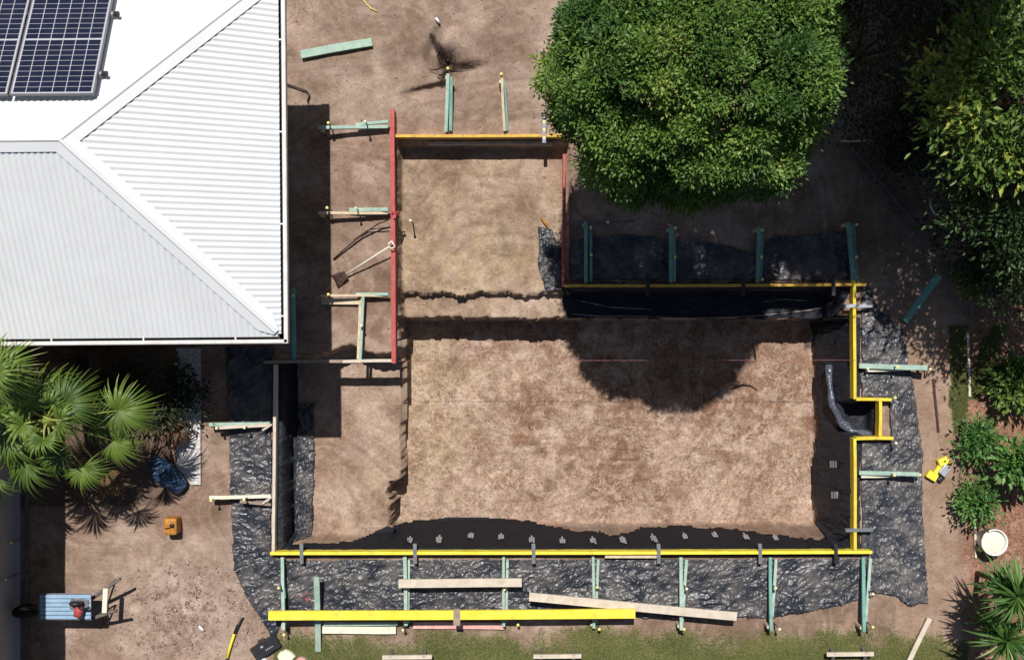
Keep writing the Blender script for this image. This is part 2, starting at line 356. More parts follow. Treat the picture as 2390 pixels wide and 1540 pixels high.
# ------------------------------------------------------------------ ground
def inpoly(x, y, poly):
    r = np.zeros(x.shape, bool); n = len(poly)
    for i in range(n):
        x0, y0 = poly[i][:2]; x1, y1 = poly[(i+1) % n][:2]
        if y0 == y1: continue
        c = ((y0 > y) != (y1 > y)) & (x < (x1-x0)*(y-y0)/(y1-y0)+x0); r ^= c
    return r
def grid(x0, x1, y0, y1, st):
    nx = int((x1-x0)/st)+1; ny = int((y1-y0)/st)+1
    xs = np.linspace(x0, x1, nx); ys = np.linspace(y0, y1, ny); X, Y = np.meshgrid(xs, ys)
    i = np.arange(nx-1); j = np.arange(ny-1); I, J = np.meshgrid(i, j); a = (J*nx+I).ravel()
    return X.ravel(), Y.ravel(), np.stack([a, a+1, a+nx+1, a+nx], 1), nx, ny
def build_ground():
    x, y, f, nx, ny = grid(-8.7, 8.7, -5.9, 5.9, .026)
    z = height(x, y)
    u = x*F/(H-z)+CU; v = -y*F/(H-z)+CV
    n1 = fbm(x, y, .55, 4, 80); n2 = fbm(x, y, 2.2, 4, 81); n3 = fbm(x, y, 1.1, 5, 83)
    def c(*a): return np.array(a)[None, :]
    col = np.repeat(c(.265, .195, .155), len(x), 0)
    def mix(t, cc):
        nonlocal col
        t = np.clip(t, 0, 1)[:, None]; col = col*(1-t)+c(*cc)*t
    mix(.7*ss(-.1, .4, n1), (.33, .225, .175)); mix(.5*ss(.0, .5, n3), (.34, .265, .215))
    # top yard: greyer trodden soil
    mix(.7*(v < 300)*(u < 1300)*ss(-.3, .2, n2), (.30, .245, .205)); mix(.6*(v < 330)*ss(.1, .45, n1), (.37, .29, .24)); mix(.7*ss(.15, .45, -n2+.4*n1), (.20, .145, .11))
    spa = (z < -.2) & (z > -.47) & (x < .9)
    mix(spa*(.55+.9*n3), (.42, .335, .225)); mix(spa*ss(.3, 0., y-1.2+n3*.8)*.5, (.47, .38, .26))
    shelf = (z <= -.47) & (z > -.62) & (y > 0); mix(shelf*.8, (.40, .31, .225)); mix(shelf*ss(.3, .7, x+n2)*.8, (.55, .47, .32))
    plat = (z < -.5) & (z > -.9) & (y < -.3) & (x < -1.6); mix(plat*(.55+n3), (.44, .34, .26))
    main = z < -1.2; n5 = fbm(x, y, .9, 4, 101); n6 = fbm(x, y, 2.6, 4, 102); n7 = fbm(x+.3*n6, y+.3*n5, 1.7, 4, 103); n8 = fbm(x, y, .7, 3, 104); nB = fbm(x, y, 5.5, 3, 105)
    mix(main*1., (.300, .205, .150)); mix(main*ss(-.10, .20, n5+.3*n6+.2*nB)*.85, (.40, .295, .225)); mix(main*ss(.02, .25, n7+.25*nB)*.85, (.43, .315, .265))
    mix(main*ss(.00, .18, n8+.5*n6)*.9, (.225, .130, .085)); mix(main*ss(.08, .3, -n5+.3*n7+.3*nB)*.6, (.25, .155, .105))
    mix(main*ss(2.0, 4.0, x+n2*2)*ss(-1.0, -2.2, y+n3*2)*ss(-.15, .2, n6+nB)*.7, (.235, .13, .088))
    mix(main*ss(-.4, -1.3, x+n2*1.5)*ss(-.3, .1, n5+.5)*.8, (.42, .335, .235)); mix(main*ss(-2.6, -2.95, y+n3*.9)*.7, (.44, .33, .27))
    mix(main*ss(.08, .26, nB+.3*n5)*.55, (.52, .42, .34))
    n9 = fbm(x+.4*n2, y+.4*n3, 1.0, 5, 110); nA = fbm(x, y, 3.0, 4, 111); rest = z > -1.2
    a_ = 1.2*perlin(x*.5, y*.5, 76); st = perlin((x*np.cos(a_)+y*np.sin(a_))*1.3, (-x*np.sin(a_)+y*np.cos(a_))*9, 112)
    mix(rest*ss(.0, .3, n9)*.65, (.40, .315, .265)); mix(rest*ss(.02, .3, -n9+.3*nA)*.6, (.20, .142, .108)); mix(ss(.15, .45, nA)*.35, (.44, .35, .28)); mix(ss(.2, .5, -nA)*.4, (.17, .115, .085))
    mix(ss(.2, .6, st)*.3, (.46, .38, .31)); mix(ss(.25, .6, -st)*.35, (.17, .115, .085))
    mix((u > 2090)*(u < 2235)*(v > 700)*.75, (.34, .25, .19)); mix(ss(.1, .4, n9)*(u > 660)*(u < 900)*(v > 230)*(v < 850)*.5, (.33, .27, .225))
    col = np.where(main[:, None], col*.94, col)
    # spoil mound, paler; crevice shade is darkened into its colour
    mix(np.exp(-(((x+4.9)/1.2)**2+((y+4.2)/.8)**2))*.9, (.40, .325, .28))
    md = np.exp(-(((x+4.9)/1.1)**2+((y+4.2)/.75)**2)); mix(md*ss(.10, .02, np.abs(fbm(x, y, 2.4, 4, 120)))*.75*ss(-.1, .2, n2), (.14, .095, .075)); mix(md*ss(.1, .35, fbm(x, y, 4, 4, 121))*.7, (.50, .43, .38))
    # dark earth thrown round the stump hole
    hd = np.exp(-(((x+.98)/.28)**2+((y-4.05)/.24)**2)); 
    def arm(x0, y0, x1, y1, w0, w1):
        tt = np.clip(((x-x0)*(x1-x0)+(y-y0)*(y1-y0))/((x1-x0)**2+(y1-y0)**2), 0, 1); dd = np.hypot(x-x0-tt*(x1-x0), y-y0-tt*(y1-y0)); return ss(1, .55, (dd+.03*nA)/(w0+(w1-w0)*tt))
    for q_ in ((-1.0, 4.05, -1.22, 4.45, .11, .05), (-1.0, 4.05, -.55, 3.97, .12, .03), (-1.0, 4.0, -1.05, 3.68, .08, .04), (-1.05, 3.72, -1.55, 3.62, .05, .02), (-1.0, 4.07, -.98, 4.03, .17, .17), (-1.05, 3.75, -.85, 3.6, .04, .02)):
        mix(arm(*q_)*.95, (.045, .028, .024))
    # lawn soil along the bottom and right
    lawn = ss(1455, 1540, v+n2*55+n1*60)*(u > 640)*(u < 2200)
    mix(lawn*.8, (.15, .17, .065))
    # mulch bed on the right
    bed = ss(2225, 2280, u+n2*30-.0*v)*ss(300, 420, v); mix(bed*.8, (.30, .155, .10))
    mix(ss(.8, 1., np.exp(-((u-2190-.08*(v-700))/16)**2)*(v > 700)*(v < 880))*.6, (.42, .17, .11))
    dark = ss(1900, 2100, u+n2*30)*(1-ss(330, 700, v)); mix(dark*.6, (.08, .055, .045))  # soil colour darkened to paint the tree shade at upper right
    mix((v < 1180)*(v > 800)*(1-ss(380, 420, u))*.7, (.09, .065, .05))  # soil colour darkened round the palm to deepen its shade
    al = np.clip(.12+.88*main+.25*(spa | shelf | plat), 0, 1)*(1-lawn)
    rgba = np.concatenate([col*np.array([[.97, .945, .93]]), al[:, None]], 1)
    V = np.stack([x, y, z], 1)
    # one sheet: skirt out to the horizon
    n0 = len(V); B = 300.
    ring = np.array([[-8.7, -5.9, 0], [8.7, -5.9, 0], [8.7, 5.9, 0], [-8.7, 5.9, 0], [-B, -B, 0], [B, -B, 0], [B, B, 0], [-B, B, 0]])
    V = np.concatenate([V, ring]); rgba = np.concatenate([rgba, np.tile([[.2, .16, .09, 1]], (8, 1))])
    q = np.array([[0, 4, 5, 1], [1, 5, 6, 2], [2, 6, 7, 3], [3, 7, 4, 0]])+n0
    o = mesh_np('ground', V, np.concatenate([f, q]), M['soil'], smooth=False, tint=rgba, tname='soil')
    o['kind'] = 'structure'; return o
build_ground()

# loose clods and crumbs on the soil
def scatter(name, x, y, size, m, flat=.6, seed=1, parent=None, kind='stuff', z=None):
    r = np.random.default_rng(seed); n = len(x)
    z = height(x, y) if z is None else z
    base = np.array([[1, 0, 0], [-.5, .85, 0], [-.5, -.85, 0], [0, 0, 1.], [0, 0, -.5]])
    fb = np.array([[0, 1, 3], [1, 2, 3], [2, 0, 3], [1, 0, 4], [2, 1, 4], [0, 2, 4]])
    a = r.uniform(0, 6.28, n); ca, sa = np.cos(a), np.sin(a)
    sx = size*r.uniform(.6, 1.5, n); sy = size*r.uniform(.5, 1.2, n); sz = size*flat*r.uniform(.5, 1.3, n)
    jit = r.uniform(.7, 1.3, (n, 5, 3)); b = base[None]*jit
    X = b[:, :, 0]*sx[:, None]; Y = b[:, :, 1]*sy[:, None]; Z = b[:, :, 2]*sz[:, None]
    V = np.stack([x[:, None]+X*ca[:, None]-Y*sa[:, None], y[:, None]+X*sa[:, None]+Y*ca[:, None], z[:, None]+Z+.2*sz[:, None]], 2).reshape(-1, 3)
    Fc = (fb[None]+5*np.arange(n)[:, None, None]).reshape(-1, 3)
    t = np.repeat(np.clip(r.normal(.5, .28, n), 0, 1), 5)
    o = mesh_np(name, V, Fc, m, parent, tint=t); o['kind'] = kind
    return o
n = 60000; x = rng.uniform(-6.8, 6.0, n); y = rng.uniform(-4.9, 4.9, n)
z = height(x, y); d = fbm(x, y, 1.3, 3, 91); keep = rng.uniform(0, 1, n) < np.where(z < -1.1, .40+d*.8, np.where(z < -.2, .10, .10+.5*d))
keep |= (((x+4.9)/1.2)**2+((y+4.2)/.8)**2 < 1) & (rng.uniform(0, 1, n) < .5)
x = x[keep]; y = y[keep]
scatter('soil_crumbs', x, y, rng.uniform(.004, .015, len(x))*(1+.6*(rng.uniform(0, 1, len(x)) > .96)), M['clod'], seed=5)

n = 5000; a_ = rng.uniform(0, 6.283, n); r_ = rng.uniform(0, 1, n)**.7; x = -4.95+1.25*r_*np.cos(a_); y = -4.3+.85*r_*np.sin(a_)
k = rng.uniform(0, 1, n) < ss(.02, .3, np.abs(fbm(x, y, 2.4, 3, 97)))*.8*(1-.6*r_); x = x[k]; y = y[k]; n = len(x)
o = scatter('spoil_clods', x, y, rng.uniform(.008, .022, n)*(1+1.3*rng.uniform(0, 1, n)**6), M['clod'], .7, 8); tag(o, 'larger lumps of spoil heaped by the wheelbarrow', 'soil clods')
# ------------------------------------------------------------------ house
TH = R(.5); CORN = P(672, 801, 2.7)
ex = Vector((math.cos(TH), math.sin(TH), 0)); ey = Vector((-math.sin(TH), math.cos(TH), 0)); ez = Vector((0, 0, 1))
def L_(x, y, z): return Vector((CORN.x, CORN.y, 0))+ex*x+ey*y+ez*z
GW = .125; E0 = -GW; LEN = 4.86; HALF = LEN/2; RUN = HALF-GW; RISE = 1.22; ZE = 2.72; PIT = RISE/RUN
house = thing('house', 'house with white corrugated steel hip roof filling the upper left corner', 'house', (CORN.x-3, CORN.y+2, 0))
AMP = .0085; PITCH = .076; NS = 8
def corr(name, s0, s1, fa, fb, parent):
    """corrugated sheet: for profile positions s0..s1 a straight run from fa(s) to fb(s) with the rib height added"""
    n_ = int((s1-s0)/PITCH*NS); vs = []; 
    for i in range(n_+1):
        s = s0+(s1-s0)*i/n_; k = AMP*math.sin(2*math.pi*s/PITCH)
        vs.append(fa(s)+ez*k); vs.append(fb(s)+ez*k)
    fs = np.array([[2*i, 2*i+1, 2*i+3, 2*i+2] for i in range(n_)])
    return mesh_np(name, [tuple(v) for v in vs], fs, M['roof'], parent, smooth=True)
yc = HALF; XR = -GW-RUN
def east_b(s):
    d = RUN-abs(s-yc); d = max(d, 0); return L_(E0-.0-d, s, ZE+PIT*d)
roofe = corr('roof', GW, LEN-GW, lambda s: L_(E0+.04, s, ZE-PIT*.04), east_b, house)
XW = -14.
def south_b(s):
    d = min(RUN, max(0, E0-s)); return L_(s, GW+d, ZE+PIT*d)
roofs = corr('roof', XW, E0, lambda s: L_(s, GW-.04, ZE-PIT*.04), south_b, house)
def north_b(s):
    d = min(RUN, max(0, E0-s)); return L_(s, LEN-GW-d, ZE+PIT*d)
roofn = corr('roof', XW, E0, lambda s: L_(s, LEN-GW+.04, ZE-PIT*.04), north_b, house)
# caps: two flanges and a rolled crown
def cap_strip(name, a, b, na, nb, wid, parent):
    """a->b the ridge line; na, nb horizontal-ish vectors lying in each roof plane"""
    mb = MB(); up = Vector((0, 0, .026))
    d = (b-a).normalized()
    def row(p): return [p+na*wid+ez*.012, p+na*wid+up*.9, p+na*.03+up*1.1, p+na*.012+ez*.046, p+nb*.012+ez*.046, p+nb*.03+up*1.1, p+nb*wid+up*.9, p+nb*wid+ez*.012]
    w0 = wid; c = b-d*.20 if name == 'hip_cap' else b; vs = row(a)+row(c); fs = [(i, i+1, i+9, i+8) for i in range(7)]
    if name == 'hip_cap': wid = .05; vs += row(b-d*.02); fs += [(i+8, i+9, i+17, i+16) for i in range(7)]
    mb.add(vs, fs); return mb.build(name, M['cap'], parent)
apex = L_(XR, yc, ZE+RISE)
dE = Vector((1, 0, -PIT)); dS = Vector((0, -1, -PIT)); dN = Vector((0, 1, -PIT))
def loc2w(v): return ex*v.x+ey*v.y+ez*v.z
cSE = L_(E0, GW, ZE); cNE = L_(E0, LEN-GW, ZE)
def plane_dir(line, down):   # in-plane unit vector perpendicular to the line, on the down side
    l = line.normalized(); d = loc2w(down); d = d-l*d.dot(l); return d.normalized()
cap_strip('hip_cap', apex, cSE, plane_dir(cSE-apex, dS), plane_dir(cSE-apex, dE), .15, roofe)
cap_strip('hip_cap', apex, cNE, plane_dir(cNE-apex, dE), plane_dir(cNE-apex, dN), .15, roofe)
rl = L_(XW, yc, ZE+RISE)
cap_strip('ridge_cap', rl, apex, plane_dir(apex-rl, dN), plane_dir(apex-rl, dS), .15, roofs)
# gutters: open channel and brackets
def gutter(a, b, out):
    """a->b inner edge, out = outward horizontal vector"""
    mb = MB(); zt = ZE-.03
    def row(p):
        return [p+ez*(zt-2.7), p+ez*(zt-2.8), p+out*GW+ez*(zt-2.8), p+out*GW+ez*(zt-2.7+.005), p+out*(GW-.012)+ez*(zt-2.7+.012), p+out*(GW-.05)+ez*(zt-2.7+.012), p+out*(GW-.05)+ez*(zt-2.7+.002), p+out*(GW-.046)+ez*(zt-2.79), p+out*.004+ez*(zt-2.79), p+out*.004+ez*(zt-2.7)]
    a = Vector((a.x, a.y, 2.7)); b = Vector((b.x, b.y, 2.7))
    vs = row(a)+row(b); fs = [(i, i+1, i+11, i+10) for i in range(9)]
    mb.add(vs, fs); g = mb.build('gutter', M['gutter'], house)
    m2 = MB(); m2.bar(a+out*.038+ez*(zt-2.782), b+out*.038+ez*(zt-2.782), .064, .004); m2.build('gutter_shade_strip', M['gutter_in'], g)  # dark strip painting the shade inside the channel
    L = (b-a).length; k = .35; d = (b-a).normalized()
    while k < L:
        m3 = MB(); m3.bar(a+d*k+ez*(zt-2.7+.016)+out*.0, a+d*k+out*(GW-.045)+ez*(zt-2.7+.016), .02, .004); m3.build('bracket', M['gutter'], g); k += 1.18
gutter(L_(XW, GW, 0), L_(E0+GW, GW, 0), -ey)
gutter(L_(E0, 0.0, 0), L_(E0, LEN-GW, 0), ex)
mb = MB(); 
def wallbox(mb, x0, x1, y0, y1, z0, z1):
    mb.hexa([L_(x0, y0, z0), L_(x1, y0, z0), L_(x1, y1, z0), L_(x0, y1, z0), L_(x0, y0, z1), L_(x1, y0, z1), L_(x1, y1, z1), L_(x0, y1, z1)])
wallbox(mb, XW, -.62, .62, LEN-.62, -.05, 2.6); mb.build('wall', M['wall'], house)
mb = MB(); wallbox(mb, XW, -GW-.005, GW+.005, LEN-GW-.005, 2.603, 2.625); mb.build('soffit', M['gutter'], house)
for wx in (1.2, 3.2):
    mb = MB(); wallbox(mb, -.645, -.6, wx, wx+1.1, .9, 2.1); wf = mb.build('window', M['gutter'], house)
    mb = MB(); wallbox(mb, -.64, -.59, wx+.06, wx+1.04, .96, 2.04); mb.build('pane', M['glass'], wf)
# wing of the same house beyond the left edge, whose eave shades the lower left strip
wing = []
WX = -6.905
mb = MB(); mb.hexa([Vector((-11.4, -8.5, -.05)), Vector((WX-.6, -8.5, -.05)), Vector((WX-.6, .5, -.05)), Vector((-11.4, .5, -.05)), Vector((-11.4, -8.5, 2.6)), Vector((WX-.6, -8.5, 2.6)), Vector((WX-.6, .5, 2.6)), Vector((-11.4, .5, 2.6))])
mb.build('wall', M['wall'], house)
n_ = int(8.9/PITCH*NS); vs = []
for i in range(n_+1):
    s = -9+8.9*i/n_; k = AMP*math.sin(2*math.pi*s/PITCH); vs += [(WX-.1, s, ZE+k), (-9.2, s, ZE+.5*2.3+k)]
mesh_np('roof', vs, np.array([[2*i, 2*i+2, 2*i+3, 2*i+1] for i in range(n_)]), M['roof'], house, smooth=True)
mb = MB(); mb.bar((WX-.06, -9, ZE), (WX-.06, -.1, ZE), .12, .1); mb.build('gutter', M['gutter'], house)

# solar panels on the north slope
def slope_pt(x, d, lift=0.):   # x local, d distance up from north eave in plan
    n_ = (ey*PIT+ez).normalized(); return L_(x, LEN-GW-d, ZE+PIT*d)+n_*lift
def panel(xr, dtop, label):
    """xr right edge (local x); dtop plan distance of the edge nearest the ridge"""
    W = 1.0; Lg = 1.70; cs = 1/math.sqrt(1+PIT*PIT)
    up = (-ey+ez*PIT).normalized(); nrm = up.cross(-ex).normalized(); nrm = nrm if nrm.z > 0 else -nrm
    o = slope_pt(xr, dtop, .10); t = thing('solar_panel', label, 'solar panel', o, 'solar panels on the white roof')
    def q(a, b, c): return o-ex*a-up*b+nrm*c
    def slab(mb, a0, a1, b0, b1, c0, c1):
        mb.hexa([q(a1, b1, c0), q(a0, b1, c0), q(a0, b0, c0), q(a1, b0, c0), q(a1, b1, c1), q(a0, b1, c1), q(a0, b0, c1), q(a1, b0, c1)])
    m = MB(); slab(m, .012, W-.012, .012, Lg-.012, 0, .034); m.build('back_sheet', M['pgrid'], t)
    m = MB(); slab(m, 0, .012, 0, Lg, 0, .038); slab(m, W-.012, W, 0, Lg, 0, .038); slab(m, .012, W-.012, 0, .012, 0, .038); slab(m, .012, W-.012, Lg-.012, Lg, 0, .038)
    m.build('frame', M['pframe'], t)
    m = MB(); cw = (W-.06)/6; ch = (Lg-.085)/20
    for i in range(6):
        for j in range(20):
            a = .03+i*cw; b = .03+j*ch+(.022 if j >= 10 else 0)
            slab(m, a+.005, a+cw-.005, b+.0035, b+ch-.0035, .034, .036)
    m.build('cells', M['pcell'], t)
    for b in (.35, 1.3):
        m = MB(); m.bar(q(-.05, b, -.003), q(W-.02, b, -.003), .04, .05, up=nrm); rr = m.build('rail', M['lsteel'], t)
        m = MB(); m.bar(q(-.10, b, -.0), q(-.03, b, -.0), .05, .05, up=nrm); m.build('rail_end_cap', M['dark'], rr)
XRP = (P(226, 214, 3.75)-L_(0, 0, 0)).x; 
panel(XRP, 1.80, 'dark blue solar panel nearest the hip on the white roof')
panel(XRP-1.025, 1.80, 'dark blue solar panel cut off by the left edge of the picture')

# ------------------------------------------------------------------ plastic sheets
def wrinkle(x, y, amp, ang=0., sc=1., seed=0, asp=2.5):
    # creases run along a direction that wanders over the sheet; two crossing families
    out = np.zeros_like(x)
    if amp < .02: return amp*(1+fbm(x, y, 2., 3, seed))
    lx = x+.12*fbm(x, y, 2.1, 3, seed+5); ly = y+.12*fbm(x, y, 2.1, 3, seed+6)
    for k, (da, w_) in enumerate(((0, 1.), (.55, .7), (-.7, .5), (1.4, .35))):
        c, s = math.cos(ang+da), math.sin(ang+da); a = lx*c+ly*s; b = (-lx*s+ly*c)*asp*1.5
        msk = .25+ss(-.25, .35, perlin(x*1.3+k*7.7, y*1.3, seed+11+k))
        r1 = np.clip(1-np.abs(perlin(a*1.6*sc, b*1.6*sc, seed+k))*4.2, 0, 1)**2
        r2 = np.clip(1-np.abs(perlin(a*4.2*sc, b*4.2*sc, seed+20+k))*4.0, 0, 1)**2
        r3 = np.clip(1-np.abs(perlin(a*9*sc, b*9*sc, seed+40+k))*3.2, 0, 1)**2
        out += w_*msk*(.55*r1+.38*r2+.20*r3)
    return amp*(out+.25*fbm(x, y, 1.5, 2, seed+60)+.3)
SHEETZ = {}
def sheet(name, poly, m, label, cat, amp=.03, ang=0., sc=1., seed=0, asp=2.5, z0=0., st=.02, off=.012, group=None, edge=.03, parent=None, grow=1, vary=.7):
    w = [P(u, v, z0) for u, v in poly] if z0 is not None else [Vector(p) for p in poly]
    xs = [p.x for p in w]; ys = [p.y for p in w]
    x, y, f, nx, ny = grid(min(xs)-.05, max(xs)+.05, min(ys)-.05, max(ys)+.05, st)
    jx = x+edge*fbm(x, y, 3, 3, seed+30); jy = y+edge*fbm(x, y, 3, 3, seed+31)
    ins = inpoly(jx, jy, [(p.x, p.y) for p in w])
    z = height(x, y, rough=True)
    # a sheet cannot follow a cliff cell by cell: it rides on the highest ground within reach
    Z = z.reshape(ny, nx); Zm = Z.copy()
    for g_ in range(grow):
        Z = Zm.copy()
        for dx, dy in ((1, 0), (-1, 0), (0, 1), (0, -1)):
            Zs = np.roll(np.roll(Z, dx, 1), dy, 0); Zm = np.maximum(Zm, Zs)
    z = Zm.ravel()+off+wrinkle(x, y, amp, ang, sc, seed, asp)
    SHEETZ[name+str(seed)] = (x, y, z)
    keep = ins[f].all(1); f = f[keep]
    used = np.unique(f); mp = -np.ones(len(x), int); mp[used] = np.arange(len(used))
    V = np.stack([x, y, z], 1)[used]; c = V.mean(0)
    o = mesh_np(name, V, mp[f], M[m], parent=parent, smooth=True, loc=None if parent else (c[0], c[1], c[2]))
    s = o.modifiers.new('thickness', 'SOLIDIFY'); s.thickness = .003; s.offset = -1
    if label: tag(o, label, cat, group)
    return o
GS = None
sheet('plastic_sheet', [(528, 808), (640, 808), (636, 1000), (634, 1290), (660, 1302), (660, 1440), (640, 1500), (612, 1446), (575, 1392), (548, 1330), (538, 1180), (536, 1010)], 'film',
      'creased black plastic sheet on the ground left of the pale west form board', 'plastic sheet', .048, .5, .8, 200, 1.8, st=.015)
sheet('plastic_sheet', [(650, 1305), (2035, 1300), (2040, 1388), (1990, 1402), (1900, 1424), (1800, 1441), (1700, 1438), (1480, 1440), (1000, 1443), (720, 1440), (652, 1425)], 'film',
      'long creased black plastic sheet below the south yellow form board', 'plastic sheet', .050, .25, .65, 210, 2.6, st=.015)
sheet('plastic_sheet', [(2008, 668), (2030, 668), (2052, 722), (2106, 762), (2120, 850), (2137, 940), (2152, 1050), (2152, 1200), (2166, 1408), (2120, 1412), (2090, 1390), (2040, 1384), (2010, 1300), (2008, 1030), (2075, 1028), (2075, 928), (2008, 926)], 'filme',
      'creased black plastic sheet running down the outer side of the east form boards', 'plastic sheet', .050, 1.3, .8, 220, 2.0, st=.015)
sheet('plastic_sheet', [(1330, 560), (1450, 545), (1700, 570), (1760, 590), (1800, 550), (1985, 540), (1985, 655), (1326, 655)], 'film',
      'black plastic sheet in tree shade behind the north yellow form board', 'plastic sheet', .035, .2, 1., 230, 2)
sheet('plastic_sheet', [(1254, 530), (1290, 535), (1312, 590), (1314, 676), (1276, 682), (1256, 630)], 'film',
      'small crumpled plastic piece heaped at the foot of the short red form board', 'plastic sheet', .07, 1.2, 2.2, 240, 1, z0=SPA, st=.014)
# wall linings of the pit (z0=None: plan coordinates in metres)
def southwall(u, v):
    ys = np.linspace(-2.7, -3.38, 240); z = height(np.full(240, (u-CU)/F*(H+1.0)), ys); vv = -ys*F/(H-z)+CV
    k = int(np.argmin(np.abs(vv-v))); return ((u-CU)/F*(H-z[k]), float(ys[k]), 0)
lp = [southwall(u, v) for u, v in [(1990, 1276), (1960, 1262), (1900, 1252), (1850, 1243), (1750, 1230), (1650, 1219), (1500, 1219), (1460, 1228), (1425, 1240), (1400, 1231), (1330, 1228), (1290, 1220), (1230, 1211), (1120, 1205), (1040, 1205), (1000, 1211), (930, 1215)]]
lp += [southwall(u, v) for u, v in [(905, 1224), (870, 1240), (835, 1252), (780, 1259), (735, 1258), (700, 1262)]]
wl = sheet('wall_lining', [(-3.46, -3.40, 0), (5.15, -3.40, 0)]+lp+[(-3.46, -3.25, 0)],
      'film2', 'smooth black membrane with a row of pale prints lining the south wall of the pit', 'membrane', .010, 0, .8, 250, 1, z0=None, off=.02, edge=.008, st=.014, grow=3)
EW = sheet('wall_lining', [(4.84, .2, 0), (5.25, .2, 0), (5.25, -3.38, 0), (4.88, -3.3, 0), (4.84, -2.4, 0), (4.9, -1.6, 0), (4.86, -.7, 0)],
      'film3', 'creased black plastic hanging on the east wall of the pit', 'membrane', .03, 1.45, .8, 260, 1.6, z0=None, off=.02, st=.015, grow=3)
NL = sheet('wall_lining', [(.86, .17, 0), (4.9, .17, 0), (5.0, .4, 0), (5.2, .72, 0), (.80, .72, 0), (.78, .45, 0)],
      'film3', 'black plastic lining the shaded north ledge of the pit', 'membrane', .03, .08, .6, 270, 2.5, z0=None, off=.02, grow=3, st=.016)
sheet('wall_lining', [(-3.60, -.5, 0), (-3.34, -.5, 0), (-3.33, -2.0, 0), (-3.36, -3.3, 0), (-3.60, -3.36, 0)],
      'film3', 'dark film hanging against the west pit wall below the pale form board', 'membrane', .025, 1.4, .8, 285, 1.3, z0=None, st=.015, grow=3)
sheet('wall_lining', [(-3.34, -1.15, 0), (-3.1, -1.12, 0), (-3.08, -2.0, 0), (-3.12, -3.2, 0), (-3.4, -3.25, 0)],
      'film', 'narrow crumpled plastic strip at the foot of the west pit wall', 'membrane', .06, 1.4, 1.6, 280, 1.3, z0=None, st=.015)
sheet('wall_lining', [(5.2, -1.06, 0), (5.5, -1.06, 0), (5.5, -1.60, 0), (5.2, -1.60, 0)],
      'film3', 'black plastic lining the small skimmer recess in the east wall', 'membrane', .03, .9, 1, 290, 1.5, z0=None, off=.02)
# the folded tongue of film on the east wall
def rayG(u, v, dz=0.):
    zs = np.linspace(.25, -1.6, 371); k = (zs+H)*0; X = (u-CU)/F*(H-zs); Y = -(v-CV)/F*(H-zs); hh = height(X, Y, rough=False); i_ = int(np.argmax(hh >= zs)); p = P(u, v, float(zs[i_])+dz); return p
mb = MB(); pts = [rayG(u_, v_, .16) for u_, v_ in ((1934, 850), (1935, 900), (1942, 945), (1962, 985), (1990, 1008))]+[P(2030, 1015, -.12)]
def ribbon(mb, pts, wd, lift=.05, n=24):
    vs = []; m = len(pts)
    C = [pts[min(int(t*(m-1)), m-2)].lerp(pts[min(int(t*(m-1)), m-2)+1], t*(m-1)-min(int(t*(m-1)), m-2)) for t in [i/n for i in range(n+1)]]
    for i, c in enumerate(C):
        d = (C[min(i+1, n)]-C[max(i-1, 0)]).normalized(); x = d.cross(ez).normalized()
        for k in range(7):
            a = -1+k/3; h = .045*math.cos(a*1.5)+.012*math.sin(i*1.3+k*2.1); vs.append(c+x*wd*a*(1+.2*math.sin(i*.9))+ez*(h+lift))
    fs = [(i*7+k, i*7+k+1, (i+1)*7+k+1, (i+1)*7+k) for i in range(n) for k in range(6)]
    mb.add(vs, fs, True)
ribbon(mb, pts, .06); o = mb.build('plastic_fold', M['filmf'], loc=pts[2]); tag(o, 'loose shiny fold of black film curling up the east pit wall to the recess', 'plastic sheet')
s = o.modifiers.new('thickness', 'SOLIDIFY'); s.thickness = .003
for pp in ([(1335, 732), (1400, 738), (1480, 737), (1560, 741), (1640, 742), (1720, 740), (1800, 734), (1890, 724), (1930, 715)], [(1345, 700), (1420, 716), (1520, 722)], [(1780, 704), (1830, 698), (1880, 702)]):
    mb = MB(); ribbon(mb, [P(a_, b_, SHELF+.03) for a_, b_ in pp], .014, .0, 26); mb.build('edge_glint', M['filml'], NL)  # first ribbon is the pale film edge, the short ones painted highlights
for u_, v_ in ((1945, 1083), (1948, 1155)):
    mb = MB()
    for a_ in (-6, 0, 6):
        q = [rayG(u_+a_+d_, v_+e_, .17) for d_, e_ in ((-2.2, 8), (2.2, 8), (2.2, -8), (-2.2, -8))]; mb.add(q, [(0, 1, 2, 3)])
    mb.build('printed_mark', M['lsteel'], EW)
# pale prints on the membrane
for u, v in [(960, 1252), (1028, 1248), (1100, 1244), (1170, 1243), (1240, 1250), (1310, 1252), (1380, 1252), (1448, 1250), (1518, 1246), (1590, 1242), (1660, 1240), (1728, 1242), (1798, 1246)]:
    xx, yy, _ = southwall(u, v); sx0, sy0, sz0 = SHEETZ['wall_lining250']
    mb = MB()
    for a, b, ww, hh in ((-.03, .0, .026, .07), (.0, .012, .026, .11), (.03, -.006, .026, .085)):
        q = []
        for sx_, sy_ in ((-1, -1), (1, -1), (1, 1), (-1, 1)):
            px = xx+a+sx_*ww/2; py = yy+(b+sy_*hh/2)*.42
            kk = np.argmin((sx0-px)**2+(sy0-py)**2); q.append(Vector((px, py+.012, sz0[kk]+.06)))
        mb.add(q, [(0, 1, 2, 3)])
    mb.build('printed_mark', M['lsteel'], wl)

